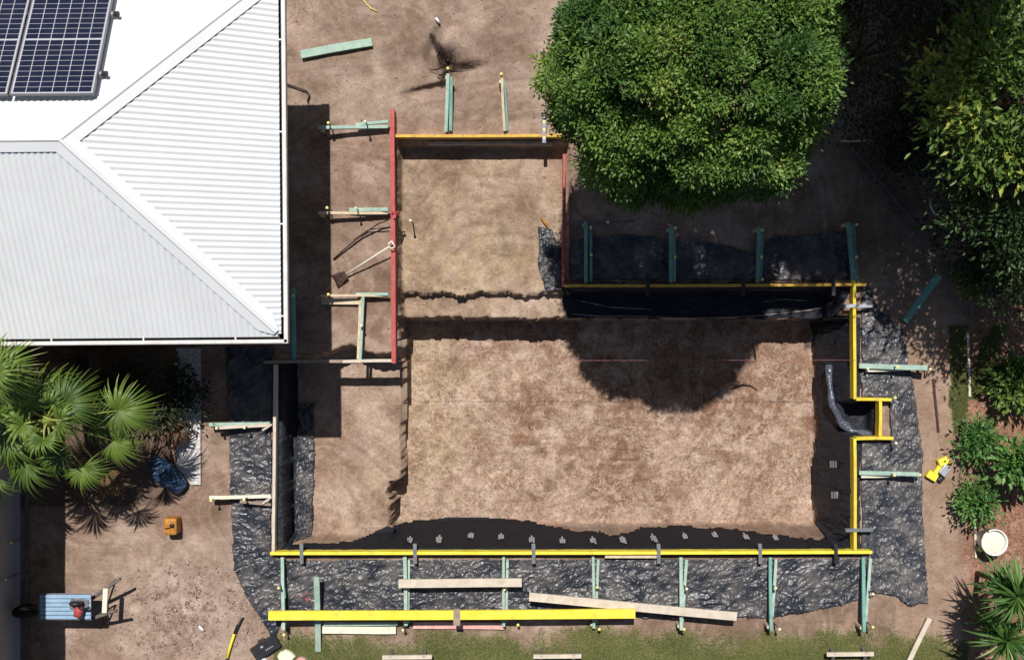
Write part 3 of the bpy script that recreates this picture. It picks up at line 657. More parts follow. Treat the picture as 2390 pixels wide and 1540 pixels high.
# ------------------------------------------------------------------ form boards
ZT = .20
def form(u0, v0, u1, v1, m, label, hgt=.2, wd=.045, zt=ZT, caps=False, dz=0.):
    a = P(u0, v0, zt); b = P(u1, v1, zt+dz); mb = MB(); mb.bar(a, b, wd, hgt, segs=12, warp=.004)
    return tag(mb.build('form_board', M[m], loc=a, bevel=.003), label, 'form board', 'timber form boards round the pit')
form(630, 1292, 2036, 1288, 'yellow2', 'long yellow form board along the south side of the pit', zt=.205)
form(1995, 655, 1995, 931, 'yellow', 'yellow form board on the east side, upper length above the recess', zt=.20)
form(1995, 1023, 1997, 1284, 'yellow', 'yellow form board on the east side, lower length below the recess', zt=.20)
form(1999, 932, 2083, 932, 'yellow', 'short yellow form board along the top of the recess', zt=.195)
form(1999, 1023, 2086, 1023, 'yellow', 'short yellow form board along the bottom of the recess', zt=.195)
form(2055, 936, 2055, 1019, 'yellow', 'short upright-running yellow form board closing the recess on the right', zt=.20)
form(1318, 666, 2022, 665, 'ochre', 'yellow form board along the north side of the pit under the tree shade', zt=.19, wd=.042)
form(923, 317, 1312, 317, 'ochre', 'dull yellow form board at the top of the small pit bay', zt=.19)
form(916, 256, 918, 848, 'red', 'long red painted form board facing the house', zt=.21, wd=.065)
form(1316, 360, 1316, 668, 'red', 'short red form board partly hidden by the big tree', zt=.205, wd=.036)
form(615, 845, 800, 843, 'brown', 'form board near the house corner, left half coloured brown for shade', zt=.19)  # brown timber paints the house shade on this half of the board
form(800, 843, 917, 842, 'pale', 'pale lit half of the same form board, joining the red board', zt=.198)  # the same bare board in its sunlit tone
form(641, 851, 638, 1293, 'pale', 'pale timber form board along the west side of the pit', zt=.20)
mb = MB(); a = P(1412, 1299, .15); mb.bar(a, P(1533, 1299, .15), .04, .09); tag(mb.build('splice_board', M['cream'], loc=a, bevel=.003), 'pale orange splice timber fixed under the south yellow board', 'board')
board('sill_board', 'pale', P(1000, 334, -.02), P(1290, 336, -.02), .05, .04, 'thin pale batten on the earth lip behind the top yellow board')

# clamps over the boards
def clamp(a, b, label, m='steel', z=.215, wd=.055, leg=.2):
    a = P(*a, z); b = P(*b, z); t = thing('form_clamp', label, 'clamp', a, 'steel clamps over the form boards')
    mb = MB(); mb.bar(a, b, wd, .012); mb.build('strap', M[m], t, bevel=.002)
    for p, s_ in ((a, 1), (b, -1)):
        dd = (b-a).normalized()*s_; mb = MB(); mb.bar(p+dd*.005-ez*.0125, p+dd*.005-ez*.07, wd*.98, .009, up=dd); mb.build('lip', M[m], t)
    for p in ((a, b) if abs(hz(a)) < .2 and abs(hz(b)) < .2 else ()):
        g = hz(p); d = (b-a).normalized()*(.01 if p is a else -.01)
        mb = MB(); mb.bar(p+d-ez*.013, Vector((p.x+d.x, p.y+d.y, max(g, -.25)-.03)), wd, .01, up=(b-a).normalized()); mb.build('leg', M[m], t)
for k, (u, w1, m_) in enumerate([(703, 'first from the left', 'steel'), (968, 'second', 'steel'), (1245, 'third', 'steel'), (1537, 'fourth', 'steel'), (1774, 'fifth', 'steel'), (1951, 'last, nearest the east corner', 'dark')]):
    clamp((u, 1270), (u+1, 1315), 'grey clamp over the south yellow board, '+w1+' of six', m_)
clamp((1975, 714), (2037, 713), 'grey clamp crossing the upper east yellow board', 'lsteel')
clamp((1975, 1237), (2038, 1236), 'grey clamp crossing the lower east yellow board near the corner', 'steel')
for u, t in ((1512, 'left'), (1735, 'middle'), (1946, 'right')):
    clamp((u, 640), (u, 690), 'dark clamp over the north yellow board, '+t+' of three', 'dark')
# spirit level on the top board
mb = MB(); a = P(1270, 272, .245); mb.bar(a, P(1270, 334, .235), .055, .022); tl = mb.build('spirit_level', M['blgrey'], loc=a, bevel=.003)
tag(tl, 'light grey spirit level lying across the top yellow board beside the tree', 'spirit level')
for k in (.2, .5, .8):
    mb = MB(); c = a.lerp(P(1270, 334, .235), k)+ez*.003; mb.bar(c-ey*.02, c+ey*.02, .03, .002); mb.build('vial', M['capy'], tl)

# ------------------------------------------------------------------ braces
def stake(t, u, v, z, cap=True, m='steel'):
    p = P(u, v, z); g = hz(p)
    mb = MB(); mb.tube([Vector((p.x, p.y, g-.05)), p-ez*.01], .011, 6); s = mb.build('stake', M[m], t)
    if cap:
        mb = MB(); mb.lathe(p-ez*.035, [(.015, 0), (.018, .006), (.022, .02), (.022, .034), (.016, .042), (.004, .044)], 10); mb.build('stake_cap', M['capy' if random.random() < .5 else 'capw'], s)
def brace(label, bars, stakes, group='timber braces holding the form boards'):
    u, v = bars[0][0][:2]; p = P(*bars[0][0]); t = thing('form_brace', label, 'brace', (p.x, p.y, 0), group)
    for i, (a, b, m, wd) in enumerate(bars):
        mb = MB(); mb.bar(P(*a), P(*b), wd, .045 if i else .07, segs=4, warp=.003)
        mb.build('rail' if i == 0 else ('strut' if i == 1 else 'cross_piece'), M[m], t, bevel=.003)
    # outer timber peg driven into the ground
    q = P(*bars[0][1]); d = (q-p).normalized(); q = q-d*.04; g = hz(q)
    mb = MB(); mb.bar(Vector((q.x, q.y, q.z-.072)), Vector((q.x, q.y, g-.1)), .045, .045, up=Vector((0, 1, 0)) if abs(d.y) < .5 else Vector((1, 0, 0))); mb.build('peg', M['cream'], t)
    for s in stakes: stake(t, *s)
S = 'green brace below south yellow board, '
brace(S+'leftmost of seven', [((659, 1300, .17), (661, 1470, .32), 'green', .05), ((659, 1304, .06), (663, 1395, .24), 'greend', .04)], [(650, 1372, .42), (662, 1481, .3)])
brace(S+'second, under left end of short pale plank', [((945, 1300, .17), (947, 1460, .20), 'green', .055), ((954, 1306, .06), (953, 1455, .12), 'green', .035)], [(946, 1372, .15), (940, 1470, .3)])
brace(S+'third, at right end of short pale plank', [((1175, 1300, .17), (1176, 1462, .22), 'green', .04), ((1184, 1306, .06), (1182, 1455, .12), 'green', .04)], [(1178, 1375, .22), (1209, 1458, .25)])
brace(S+'fourth, above right end of yellow beam', [((1385, 1300, .17), (1386, 1466, .17), 'green', .04), ((1396, 1306, .14), (1391, 1455, .1), 'green', .04)], [(1394, 1370, .3), (1399, 1468, .25)])
brace(S+'fifth, crossing the slanting pale plank', [((1590, 1300, .17), (1590, 1470, .32), 'green', .05), ((1603, 1306, .14), (1592, 1450, .2), 'green', .045)], [(1603, 1374, .42), (1597, 1468, .38)])
brace(S+'sixth, standing clear on bare film', [((1798, 1300, .17), (1800, 1472, .34), 'greend', .045), ((1812, 1304, .14), (1802, 1440, .25), 'green', .045)], [(1811, 1372, .42), (1820, 1468, .4)])
brace(S+'rightmost, at the east corner', [((2015, 1300, .17), (2018, 1474, .34), 'greend', .05), ((2032, 1302, .14), (2021, 1450, .25), 'green', .045)], [(2038, 1386, .42), (2038, 1463, .4)])
N_ = 'blue green brace behind the north yellow board, '
brace(N_+'leftmost with two parallel timbers', [((1368, 660, .17), (1367, 518, .3), 'greend', .05), ((1380, 658, .1), (1378, 530, .2), 'greend', .045)], [(1379, 531, .35), (1380, 595, .4)])
brace(N_+'second from the left', [((1566, 660, .17), (1567, 530, .3), 'greend', .05), ((1574, 658, .1), (1573, 530, .2), 'green', .045)], [(1576, 600, .4), (1577, 532, .3)])
brace(N_+'third from the left', [((1768, 660, .17), (1774, 530, .3), 'greend', .05), ((1774, 658, .1), (1780, 545, .2), 'greend', .045)], [(1778, 600, .4), (1780, 537, .3), (1780, 652, .25)])
brace(N_+'rightmost, dark and close to the corner', [((1993, 655, .17), (1982, 518, .3), 'greend', .06), ((2000, 655, .1), (1992, 522, .2), 'greend', .05)], [(2000, 524, .3), (2000, 600, .4)])
brace('thin grey brace leading right from the short red board', [((1322, 522, .2), (1480, 516, .25), 'grey', .04), ((1322, 520, .1), (1450, 517, .1), 'grey', .03)], [(1419, 519, .35)])
brace('green brace standing up from the dull yellow board, left of the pair', [((1040, 308, .17), (1046, 172, .3), 'green', .05), ((1052, 306, .08), (1052, 180, .25), 'greend', .05)], [(1045, 160, .38)])
brace('cream and green brace standing up from the dull yellow board, right of the pair', [((1178, 306, .17), (1171, 182, .3), 'cream', .04), ((1184, 306, .06), (1178, 190, .22), 'greend', .03)], [(1170, 173, .36)])
Wb = 'pale brace between house and long red board, '
brace(Wb+'topmost', [((905, 296, .15), (742, 297, .28), 'green', .05), ((906, 283, .2), (830, 291, .2), 'green', .045)], [(766, 287, .42), (852, 284, .45)])
brace(Wb+'middle, beside the leaning shovel', [((905, 497, .15), (742, 497, .28), 'cream', .04), ((906, 489, .2), (815, 489, .12), 'green', .055)], [(763, 485, .42), (830, 486, .45)])
brace(Wb+'lowest, with a cream board under it', [((905, 690, .15), (748, 690, .28), 'cream', .035), ((906, 686, .2), (830, 687, .15), 'green', .045), ((845, 703, .08), (750, 704, .08), 'cream', .09)], [(766, 687, .35)])
brace('cream and green timbers tying the pale short board up to the lowest brace', [((840, 840, .17), (848, 692, .22), 'green', .04), ((836, 838, .1), (840, 706, .12), 'cream', .04), ], [(843, 760, .3)])
brace('green brace under the house eave in deep shade', [((686, 838, .17), (684, 672, .3), 'greend', .055), ((680, 838, .1), (679, 680, .2), 'greend', .035)], [(684, 690, .3)])
Eb = 'pale green brace right of the east yellow board, '
brace(Eb+'upper one', [((2005, 854, .17), (2165, 858, .34), 'green', .075), ((2020, 866, .14), (2110, 862, .2), 'whitewood', .035)], [(2026, 860, .25), (2095, 857, .42), (2172, 861, .3)])
brace(Eb+'lower one', [((2005, 1103, .17), (2146, 1107, .34), 'green', .06), ((2010, 1112, .14), (2100, 1110, .2), 'whitewood', .04)], [(2088, 1109, .42), (2148, 1108, .25)])
Lb = 'pale brace left of the west form board, '
brace(Lb+'upper one beside the house shadow', [((630, 988, .15), (488, 991, .28), 'green', .05), ((628, 992, .2), (502, 999, .3), 'pale', .045), ((634, 990, .2), (612, 1004, .2), 'pale', .03)], [(505, 999, .42), (570, 998, .42)])
brace(Lb+'lower one', [((632, 1158, .15), (488, 1161, .3), 'whitewood', .05), ((632, 1178, .14), (560, 1170, .25), 'brown', .04), ((634, 1160, .2), (612, 1174, .2), 'pale', .03)], [(492, 1168, .42), (569, 1166, .42)])
# pegs on their own
def peg(u, v, z, label):
    p = P(u, v, z); g = hz(p); t = thing('marker_peg', label, 'peg', (p.x, p.y, g), 'capped steel pegs'); stake(t, u, v, z)
peg(410, 850, .4, 'capped peg in the house shade beside the pebble strip'); peg(398, 943, .4, 'pale capped peg at the tip of the palm fan')
peg(25, 1266, .5, 'capped peg on the far left concrete strip, upper one'); peg(12, 1352, .5, 'capped peg on the far left concrete strip, lower one')
peg(958, 515, .1, 'small pale peg on the pit floor right of the red board'); peg(2090, 928, .35, 'yellow capped peg at the end of the recess top board'); peg(2092, 1034, .35, 'yellow capped peg at the end of the recess bottom board')

# string line
mb = MB(); a = P(930, 842, .16); b = P(1995, 840, .215); mid = a.lerp(b, .5)-ez*.005
mb.tube([a, a.lerp(mid, .5)-ez*.004, mid, mid.lerp(b, .5)-ez*.004, b], .0028, 5); tag(mb.build('string_line', M['string'], loc=a), 'thin pink string line stretched across the pit', 'string line')

# ------------------------------------------------------------------ loose timbers
board('timber_beam', 'yellow2', P(626, 1437, .48), P(1483, 1432, .48), .135, .065, 'long bright yellow beam lying across the south braces', 'beam')
mb = MB(); c = P(1066, 1440, .49); mb.bar(c+Vector((0, .12, 0)), c-Vector((0, .12, 0)), .1, .012)
for s_ in (1, -1): mb.bar(c+Vector((0, .12*s_, -.012)), c+Vector((0, .115*s_, -.12)), .1, .01, up=Vector((0, s_, 0)))
tag(mb.build('strap', M['brown'], loc=c), 'brown cardboard collar wrapped round the long yellow beam', 'strap')
board('timber_plank', 'pale', P(930, 1361, .36), P(1218, 1360, .36), .125, .045, 'short pale plank resting across two green braces', 'plank')
board('timber_plank', 'pale', P(1235, 1393, .40), P(1720, 1438, .40), .125, .045, 'long pale plank slanting across three braces right of the yellow beam', 'plank')
board('timber_plank', 'green', P(739, 1349, .42), P(742, 1520, .03), .085, .045, 'pale green plank leaning over the yellow beam from the lawn', 'plank')
board('timber_plank', 'whitewood', P(752, 1470, .09), P(924, 1470, .09), .11, .04, 'whitish plank on the soil just below the yellow beam', 'plank')
board('timber_plank', 'green', P(755, 1456, .14), P(928, 1455, .14), .05, .04, 'narrow green edged plank tucked against the yellow beam', 'plank')
board('timber_plank', 'pink', P(964, 1459, .06), P(1178, 1461, .06), .10, .04, 'pink primed plank half hidden below the yellow beam', 'plank')
board('timber_plank', 'green', onG(702, 127, dz=.09), onG(868, 98, dz=.09), .12, .05, 'pale green plank lying on bare soil near the top of the house side', 'plank')
board('timber_plank', 'greend', onG(2193, 643, dz=.3), onG(2113, 750, dz=.10), .10, .05, 'blue green plank lying slanted in the tree shadow', 'plank')
board('timber_plank', 'pale', onG(2170, 1442, dz=.12), onG(2122, 1545, dz=.12), .07, .04, 'weathered pale pole lying on the lawn edge at the bottom right', 'pole')
board('steel_bar', 'rust', onG(2180, 884, dz=.03), onG(2190, 1008, dz=.03), .035, .03, 'straight dark bar lying on the path right of the black film', 'bar', warp=.006)
# low trestles at the bottom edge
def trestle(u0, u1, v, label):
    a = onG(u0, v, dz=.25); b = onG(u1, v-1, dz=.25); t = thing('timber_trestle', label, 'trestle', (a.x, a.y, 0), 'low timber trestles on the lawn')
    mb = MB(); mb.bar(a, b, .06, .05); mb.build('rail', M['pale'], t, bevel=.003)
    for k in (.16, .84):
        p = a.lerp(b, k); g = hz(p)
        mb = MB(); mb.bar(p+Vector((-.0, .012, .004)), Vector((p.x, p.y-.30, g+.02)), .045, .04); mb.build('leg', M['grey'], t)
        mb = MB(); mb.bar(p+Vector((0, .0, -.052)), Vector((p.x, p.y+.07, g-.02)), .045, .04); mb.build('leg', M['grey'], t)
trestle(892, 1008, 1534, 'low timber trestle cut by the bottom edge, leftmost of three'); trestle(1245, 1357, 1532, 'low timber trestle at the bottom edge, middle of three')
trestle(1930, 2040, 1527, 'low timber trestle at the bottom edge, rightmost of three')

# ------------------------------------------------------------------ wheelbarrow, tools and small things
def wheelbarrow():
    t = thing('wheelbarrow', 'wheelbarrow with pale blue slatted lid and wooden handles by the spoil heap', 'wheelbarrow', onG(150, 1420))
    z = .62
    mb = MB()
    for i in range(6):
        v0 = 1387+i*9.6; a = P(93, v0+4.8, z+.03); b = P(212, v0+4.8, z+.03); mb.bar(a, b, .051, .02)
    mb.build('lid', M['blue'], t, bevel=.003)
    mb = MB(); c0 = P(90, 1384, z); c1 = P(214, 1446, z); x0, y1, x1, y0 = c0.x, c0.y, c1.x, c1.y
    b = .12; mb.hexa([Vector((x0+b, y0+b, .28)), Vector((x1-b, y0+b, .28)), Vector((x1-b, y1-b, .28)), Vector((x0+b, y1-b, .28)), Vector((x0, y0, z)), Vector((x1, y0, z)), Vector((x1, y1, z)), Vector((x0, y1, z))])
    mb.build('tray', M['steel'], t)
    for vs_, ve in ((1398, 1350), (1438, 1424)):
        mb = MB(); mb.tube([P(60, 1418, .22), P(120, 1410 if ve == 1350 else 1426, .3), P(212, vs_ if ve == 1350 else 1444, .42), P(280 if ve == 1350 else 272, ve, .62)], [.024, .028, .03, .024], 8)
        h_ = mb.build('handle', M['grey'], t)
        mb = MB(); p = P(212+40, vs_+(ve-vs_)*.6, .5); q = Vector((p.x-.05, p.y, hz(p))); mb.tube([P(225, vs_+(ve-vs_)*.2, .45), q], .014, 6); mb.build('leg', M['rust'], t)
    mb = MB(); mb.bar(P(246, 1373, .62), P(243, 1430, .62), .07, .03); mb.build('cross_board', M['whitewood'], t, bevel=.003)
    c = P(62, 1425, .2); mb = MB(); prof = [(.10, -.045), (.17, -.05), (.2, -.03), (.205, 0), (.2, .03), (.17, .05), (.10, .045)]
    mb.lathe(c, prof, 22, ax=(0, 1, .1)); wv = mb.build('wheel', M['rubber'], t)
    mb = MB(); mb.lathe(c, [(.02, -.06), (.095, -.045), (.095, .045), (.02, .06)], 16, ax=(0, 1, .1)); mb.build('rim', M['lsteel'], wv)
wheelbarrow()
sw = thing('circular_saw', 'red and black circular saw sitting on the blue wheelbarrow lid', 'power saw', P(185, 1416, .655))
mb = MB(); c = P(185, 1416, .67); mb.bar(c+Vector((-.13, .05, 0)), c+Vector((.13, .02, 0)), .17, .012); mb.build('base_plate', M['steel'], sw, bevel=.003)
mb = MB(); mb.lathe(c+Vector((-.02, .07, .07)), [(.02, -.03), (.09, -.025), (.1, 0), (.09, .025), (.02, .03)], 20, ax=(0, 1, 0)); mb.build('blade_guard', M['dark'], sw)
mb = MB(); mb.lathe(c+Vector((.02, -.04, .08)), [(.03, -.09), (.06, -.08), (.066, 0), (.06, .05), (.045, .07)], 16, ax=(.2, 1, 0)); mb.build('motor', M['red'], sw)
mb = MB(); mb.tube([c+Vector((.02, .02, .1)), c+Vector((.07, .02, .16)), c+Vector((.14, .01, .14)), c+Vector((.16, 0, .06))], .018, 8); mb.build('grip', M['dark'], sw)

# long handled shovel by the red board
sh = thing('shovel', 'long handled shovel with pale shaft and dark square blade left of the red board', 'shovel', onG(840, 610))
a = onG(808, 640, dz=.10); b = P(908, 576, .30); mb = MB(); mb.tube([a, a.lerp(b, .5)+ez*.01, b], [.014, .013, .013], 8); mb.build('shaft', M['whitewood'], sh)
d = (b-a).normalized(); sx_ = d.cross(ez).normalized(); mb = MB()
mb.tube([b, b+d*.02+sx_*.045, b+d*.08+sx_*.045], .011, 6); mb.tube([b, b+d*.02-sx_*.045, b+d*.08-sx_*.045], .011, 6); mb.tube([b+d*.08+sx_*.055, b+d*.08-sx_*.055], .012, 6); mb.build('grip', M['whitewood'], sh)
mb = MB(); vs = []
for i in range(5):
    t_ = i/4; c = a-d*.23*t_-ez*.05*t_; wd = .055+.06*t_
    for k in range(5): s = -1+k/2; vs.append(c+sx_*wd*s+ez*(.02*s*s+.0))
mb.add(vs, [(i*5+k, i*5+k+1, i*5+k+6, i*5+k+5) for i in range(4) for k in range(4)], True); o = mb.build('blade', M['rust'], sh)
s = o.modifiers.new('thickness', 'SOLIDIFY'); s.thickness = .004
# bent dark bars lying under the shovel
mb = MB(); mb.tube([onG(778, 605, dz=.03), onG(800, 585, dz=.06), onG(845, 548, dz=.10), onG(885, 521, dz=.16), onG(906, 514, dz=.2)], .013, 6)
tag(mb.build('bent_bar', M['rust'], loc=onG(845, 548)), 'long dark bent bar leaning against the red board above the shovel', 'bar')
mb = MB(); mb.tube([onG(826, 560, dz=.02), onG(858, 537, dz=.06), onG(906, 530, dz=.12)], .009, 6); mb.tube([onG(926, 545, dz=.05), onG(944, 541, dz=.05)], .01, 6)
tag(mb.build('steel_rod', M['rust'], loc=onG(858, 537)), 'thin dark rod just below the bent bar at the red board', 'rod')
# pick with yellow handle
pk = thing('pick_tool', 'yellow handled digging tool lying on soil at the bottom left', 'digging tool', onG(540, 1490))
mb = MB(); mb.tube([onG(530, 1535, dz=.05), onG(538, 1505, dz=.06), onG(547, 1478, dz=.06)], .021, 8); mb.build('handle', M['yellow2'], pk)
mb = MB(); mb.tube([onG(547, 1478, dz=.06), onG(554, 1460, dz=.07), onG(568, 1440, dz=.04)], [.02, .022, .012], 8); mb.tube([onG(530, 1535, dz=.05), onG(526, 1550, dz=.05)], .019, 8); mb.build('shaft', M['dark'], pk)
# black tool case
def casebox(name, u, v, ln, wd, ht, ang, m, label, cat):
    c = onG(u, v); t = thing(name, label, cat, c); d = Vector((math.cos(ang), math.sin(ang), 0)); s = Vector((-d.y, d.x, 0))
    mb = MB(); mb.bar(c-d*ln/2+ez*ht*.6, c+d*ln/2+ez*ht*.6, wd, ht*.6+.0); mb.build('body', M[m], t, bevel=.008)
    mb = MB(); mb.bar(c-d*ln/2*.98+ez*(ht+.002), c+d*ln/2*.98+ez*(ht+.002), wd*.97, ht*.4); l = mb.build('lid', M[m], t, bevel=.008)
    return t, c, d, s, l
t, c, d, s, l = casebox('tool_case', 622, 1508, .43, .22, .10, R(32), 'dark', 'black tool case with small pale lettering near the bottom edge', 'case')
mb = MB()
for k in range(5):
    q = c+d*(.0+.028*k)+s*-.03+ez*.106; mb.bar(q-s*.012, q+s*.012, .012, .002)
q = c-d*.03+s*.045+ez*.106; mb.bar(q-d*.02, q+d*.02, .03, .002); mb.build('lettering', M['lsteel'], l)
mb = MB(); mb.tube([c+s*.11-d*.05+ez*.06, c+s*.145-d*.05+ez*.06, c+s*.145+d*.05+ez*.06, c+s*.11+d*.05+ez*.06], .008, 6); mb.build('handle', M['dark'], t)
# pale lumps beside the case
for k, (u, v, s_, lb) in enumerate([(668, 1530, .11, 'pale green stone block cut by the bottom edge beside the black case'), (612, 1540, .07, 'white rubble piece below the black case'), (704, 1540, .07, 'pinkish rubble piece at the bottom edge')]):
    c = onG(u, v); mb = MB(); vs = []
    for i in range(8):
        a_ = i/8*6.283; r_ = s_*(.8+.3*random.random()); vs.append(c+Vector((r_*math.cos(a_)*1.4, r_*math.sin(a_), -.01)))
    for i in range(8): vs.append(c+(vs[i]-c)*.82+ez*(.06+.02*random.random()))
    mb.add(vs, [(i, (i+1) % 8, 8+(i+1) % 8, 8+i) for i in range(8)]+[tuple(range(8, 16))]); tag(mb.build('rubble_block', M[('whitewood', 'white', 'pink')[k]], loc=c, bevel=.01), lb, 'rubble')
# orange drum
c = onG(409, 1222); od = thing('orange_canister', 'orange plastic canister standing on soil right of the palm shadow', 'canister', c)
mb = MB(); mb.bar(c+Vector((0, -.125, .29)), c+Vector((0, .125, .29)), .2, .29); mb.build('body', M['orange'], od, bevel=.035)
for k_ in (-.06, 0, .06):
    mb = MB(); mb.bar(c+Vector((k_, -.08, .297)), c+Vector((k_, .05, .297)), .022, .012); mb.build('rib', M['orange'], od, bevel=.004)
mb = MB(); mb.lathe(c+Vector((.04, .03, .305)), [(.03, 0), (.03, .03), (.02, .035)], 10); mb.build('screw_cap', M['dark'], od)
mb = MB(); mb.tube([c+Vector((-.07, -.02, .29)), c+Vector((-.05, 0, .34)), c+Vector((0, .01, .34)), c+Vector((.02, .01, .30))], .014, 6); mb.build('handle', M['orange'], od)
mb = MB(); a = onG(398, 1243, dz=.05); mb.bar(a, onG(412, 1244, dz=.05), .04, .03); tag(mb.build('wood_offcut', M['pale'], loc=a, bevel=.003), 'small pale wood offcut touching the orange canister', 'offcut')
# rolled blue tarp
c = onG(392, 1112, dz=.18); tt = MB(); pts = [onG(354, 1074, dz=.13), onG(372, 1092, dz=.15), onG(392, 1110, dz=.15), onG(412, 1128, dz=.14), onG(428, 1142, dz=.1)]
vs = []; nn = 18; mm = 28
for i in range(mm+1):
    t_ = i/mm*(len(pts)-1); k = min(int(t_), len(pts)-2); p = pts[k].lerp(pts[k+1], t_-k); d = (pts[-1]-pts[0]).normalized(); x_ = d.cross(ez).normalized()
    rr = .155*math.sin(math.pi*(.1+.84*i/mm))**.4
    for j in range(nn):
        a_ = 2*math.pi*j/nn; r_ = rr*(1+.13*math.sin(a_*5+i*.5)+.1*math.sin(i*1.7+j*2.4)+.06*random.random()); vs.append(p+x_*r_*math.cos(a_)+ez*r_*.8*math.sin(a_))
tt.add(vs, [(i*nn+j, i*nn+(j+1) % nn, (i+1)*nn+(j+1) % nn, (i+1)*nn+j) for i in range(mm) for j in range(nn)]+[tuple(range(nn))[::-1], tuple(range(mm*nn, mm*nn+nn))], False)
tag(tt.build('blue_tarp', M['bluet'], loc=c), 'rolled up shiny blue tarpaulin lying at the end of the pebble strip', 'tarpaulin')
# white bits
for u, v, u2, v2, lb in ((1017, 42, 1026, 55, 'small white pipe piece lying on bare soil at the top'), (464, 1460, 476, 1471, 'small white scrap on the spoil heap')):
    a = onG(u, v, dz=.04); b = onG(u2, v2, dz=.04); mb = MB(); mb.tube([a, a.lerp(b, .5)+ez*.01, b], [.018, .022, .015], 8); tag(mb.build('white_scrap', M['white'], loc=a), lb, 'scrap')
# white bucket lid and yellow ball in the garden bed
c = onG(2300, 1256); bk = thing('bucket', 'round white bucket with pale contents in the garden bed', 'bucket', c)
mb = MB(); n = 28; prof = [(.15, 0), (.155, .02), (.19, .34), (.198, .34), (.198, .355), (.18, .355), (.175, .30)]
vs = []; fs = []
for r_, z in prof:
    for k in range(n): vs.append(c+Vector((r_*math.cos(k/n*6.2832), r_*math.sin(k/n*6.2832), z)))
for i in range(len(prof)-1):
    for k in range(n): fs.append((i*n+k, i*n+(k+1) % n, (i+1)*n+(k+1) % n, (i+1)*n+k))
mb.add(vs, fs, True); mb.build('shell', M['white'], bk)
mb = MB(); mb.lathe(c+ez*.29, [(.176, 0), (.17, .012), (.08, .03), (.01, .034)], 20); mb.build('contents', M['whitewood'], bk)
mb = MB(); mb.tube([c+Vector((.198*math.cos(a_), .198*math.sin(a_), .34-.12*math.sin((a_-2.4)/3.14*3.14))) for a_ in [2.4+i*.314 for i in range(11)]], .004, 5); mb.build('wire_handle', M['steel'], bk)
c = onG(2288, 1280, dz=.05); mb = MB(); mb.lathe(c-ez*.05, [(.01, 0), (.036, .01), (.05, .035), (.05, .06), (.036, .09), (.01, .1)], 14); tag(mb.build('yellow_ball', M['capy'], loc=c), 'small pale yellow ball on the ground at the foot of the white bucket', 'ball')
# yellow and grey tripod head on the path
c = onG(2190, 1098); yt = thing('rotary_tool', 'yellow and grey power tool dropped on the path beside the round shrub', 'power tool', c)
for (a_, b_, w_, nm, m_) in (((2166, 1104, .1), (2188, 1117, .1), .12, 'battery', 'yellow2'), ((2192, 1082, .12), (2216, 1072, .12), .11, 'guard', 'yellow2'), ((2184, 1104, .09), (2202, 1080, .09), .07, 'neck', 'yellow2'), ((2198, 1108, .13), (2215, 1088, .13), .12, 'motor', 'lsteel'), ((2192, 1124, .07), (2204, 1112, .07), .07, 'base', 'dark')):
    mb = MB(); mb.bar(P(*a_), P(*b_), w_, a_[2]-.01); mb.build(nm, M[m_], yt, bevel=.012)
# rusty angle beside gutter
mb = MB(); mb.tube([onG(668, 196, dz=.05), onG(715, 212, dz=.05), onG(722, 222, dz=.05), onG(717, 238, dz=.05)], .012, 6); tag(mb.build('bent_rod', M['rust'], loc=onG(715, 212)), 'dark bent rod lying beside the house gutter above the shade', 'rod')
mb = MB(); mb.tube([onG(845, -5, dz=.02), onG(855, 10, dz=.02), onG(866, 20, dz=.02), onG(880, 27, dz=.02)], .008, 6); tag(mb.build('yellow_hose', M['capy'], loc=onG(855, 10)), 'thin yellow hose end on the soil at the top edge', 'hose')
# pink marker rags
for u, v, lb in ((922, 500, 'crumpled pink tape knotted on the red board at its middle'), ):
    c = P(u, v, .24); mb = MB()
    for k in range(7):
        d = Vector((math.cos(k*2.2), math.sin(k*2.2), 0)); mb.bar(c-d*.03, c+d*(.06+.03*random.random())+ez*.01*k, .025, .004)
    tag(mb.build('marker_tape', M['red'], loc=c), lb, 'tape')
mb = MB(); mb.tube([onG(1264, 508, dz=.05), onG(1272, 520, dz=.05), onG(1280, 534, dz=.05)], [.012, .02, .012], 6); tag(mb.build('red_rag', M['orange'], loc=onG(1270, 520)), 'thin orange red rag above the crumpled plastic', 'rag')
# bits of red tape on film
mb = MB()
for k in range(6):
    a_ = onG(716+random.uniform(-8, 8), 1390+random.uniform(-10, 10), dz=.05); mb.bar(a_, a_+Vector((random.uniform(-.05, .05), random.uniform(-.05, .05), .01)), .02, .003)
tag(mb.build('red_tape', M['red'], loc=onG(716, 1390)), 'scrap of red tape on the film between two green timbers', 'tape')
mb = MB(); mb.tube([onG(1706, 908, dz=.01), onG(1718, 902, dz=.03), onG(1734, 897, dz=.03), onG(1752, 900, dz=.01), onG(1768, 911, dz=.01)], [.012, .016, .014, .011, .005], 6)
tag(mb.build('torn_root', M['root'], loc=onG(1734, 897)), 'dark torn root on the pit floor right of the tree shadow', 'root')
# stump roots in the hole
mb = MB(); c0 = Vector((-.98, 4.05, -.22))
for a_, l_, dz in ((2.1, .36, .26), (-.15, .40, .24), (-1.9, .34, .25), (-2.6, .3, .26), (1.0, .2, .22)):
    pts = [c0+Vector((math.cos(a_+.25*math.sin(k*1.7+a_))*l_*k/5, math.sin(a_+.25*math.cos(k+a_))*l_*k/5, dz*min(1, k/2.5)-.01*k)) for k in range(6)]
    mb.tube(pts, [.020-.003*k for k in range(6)], 6)
tag(mb.build('stump_roots', M['root'], loc=(c0.x, c0.y, c0.z)), 'dark tangled roots in a small hole near the top middle', 'roots')

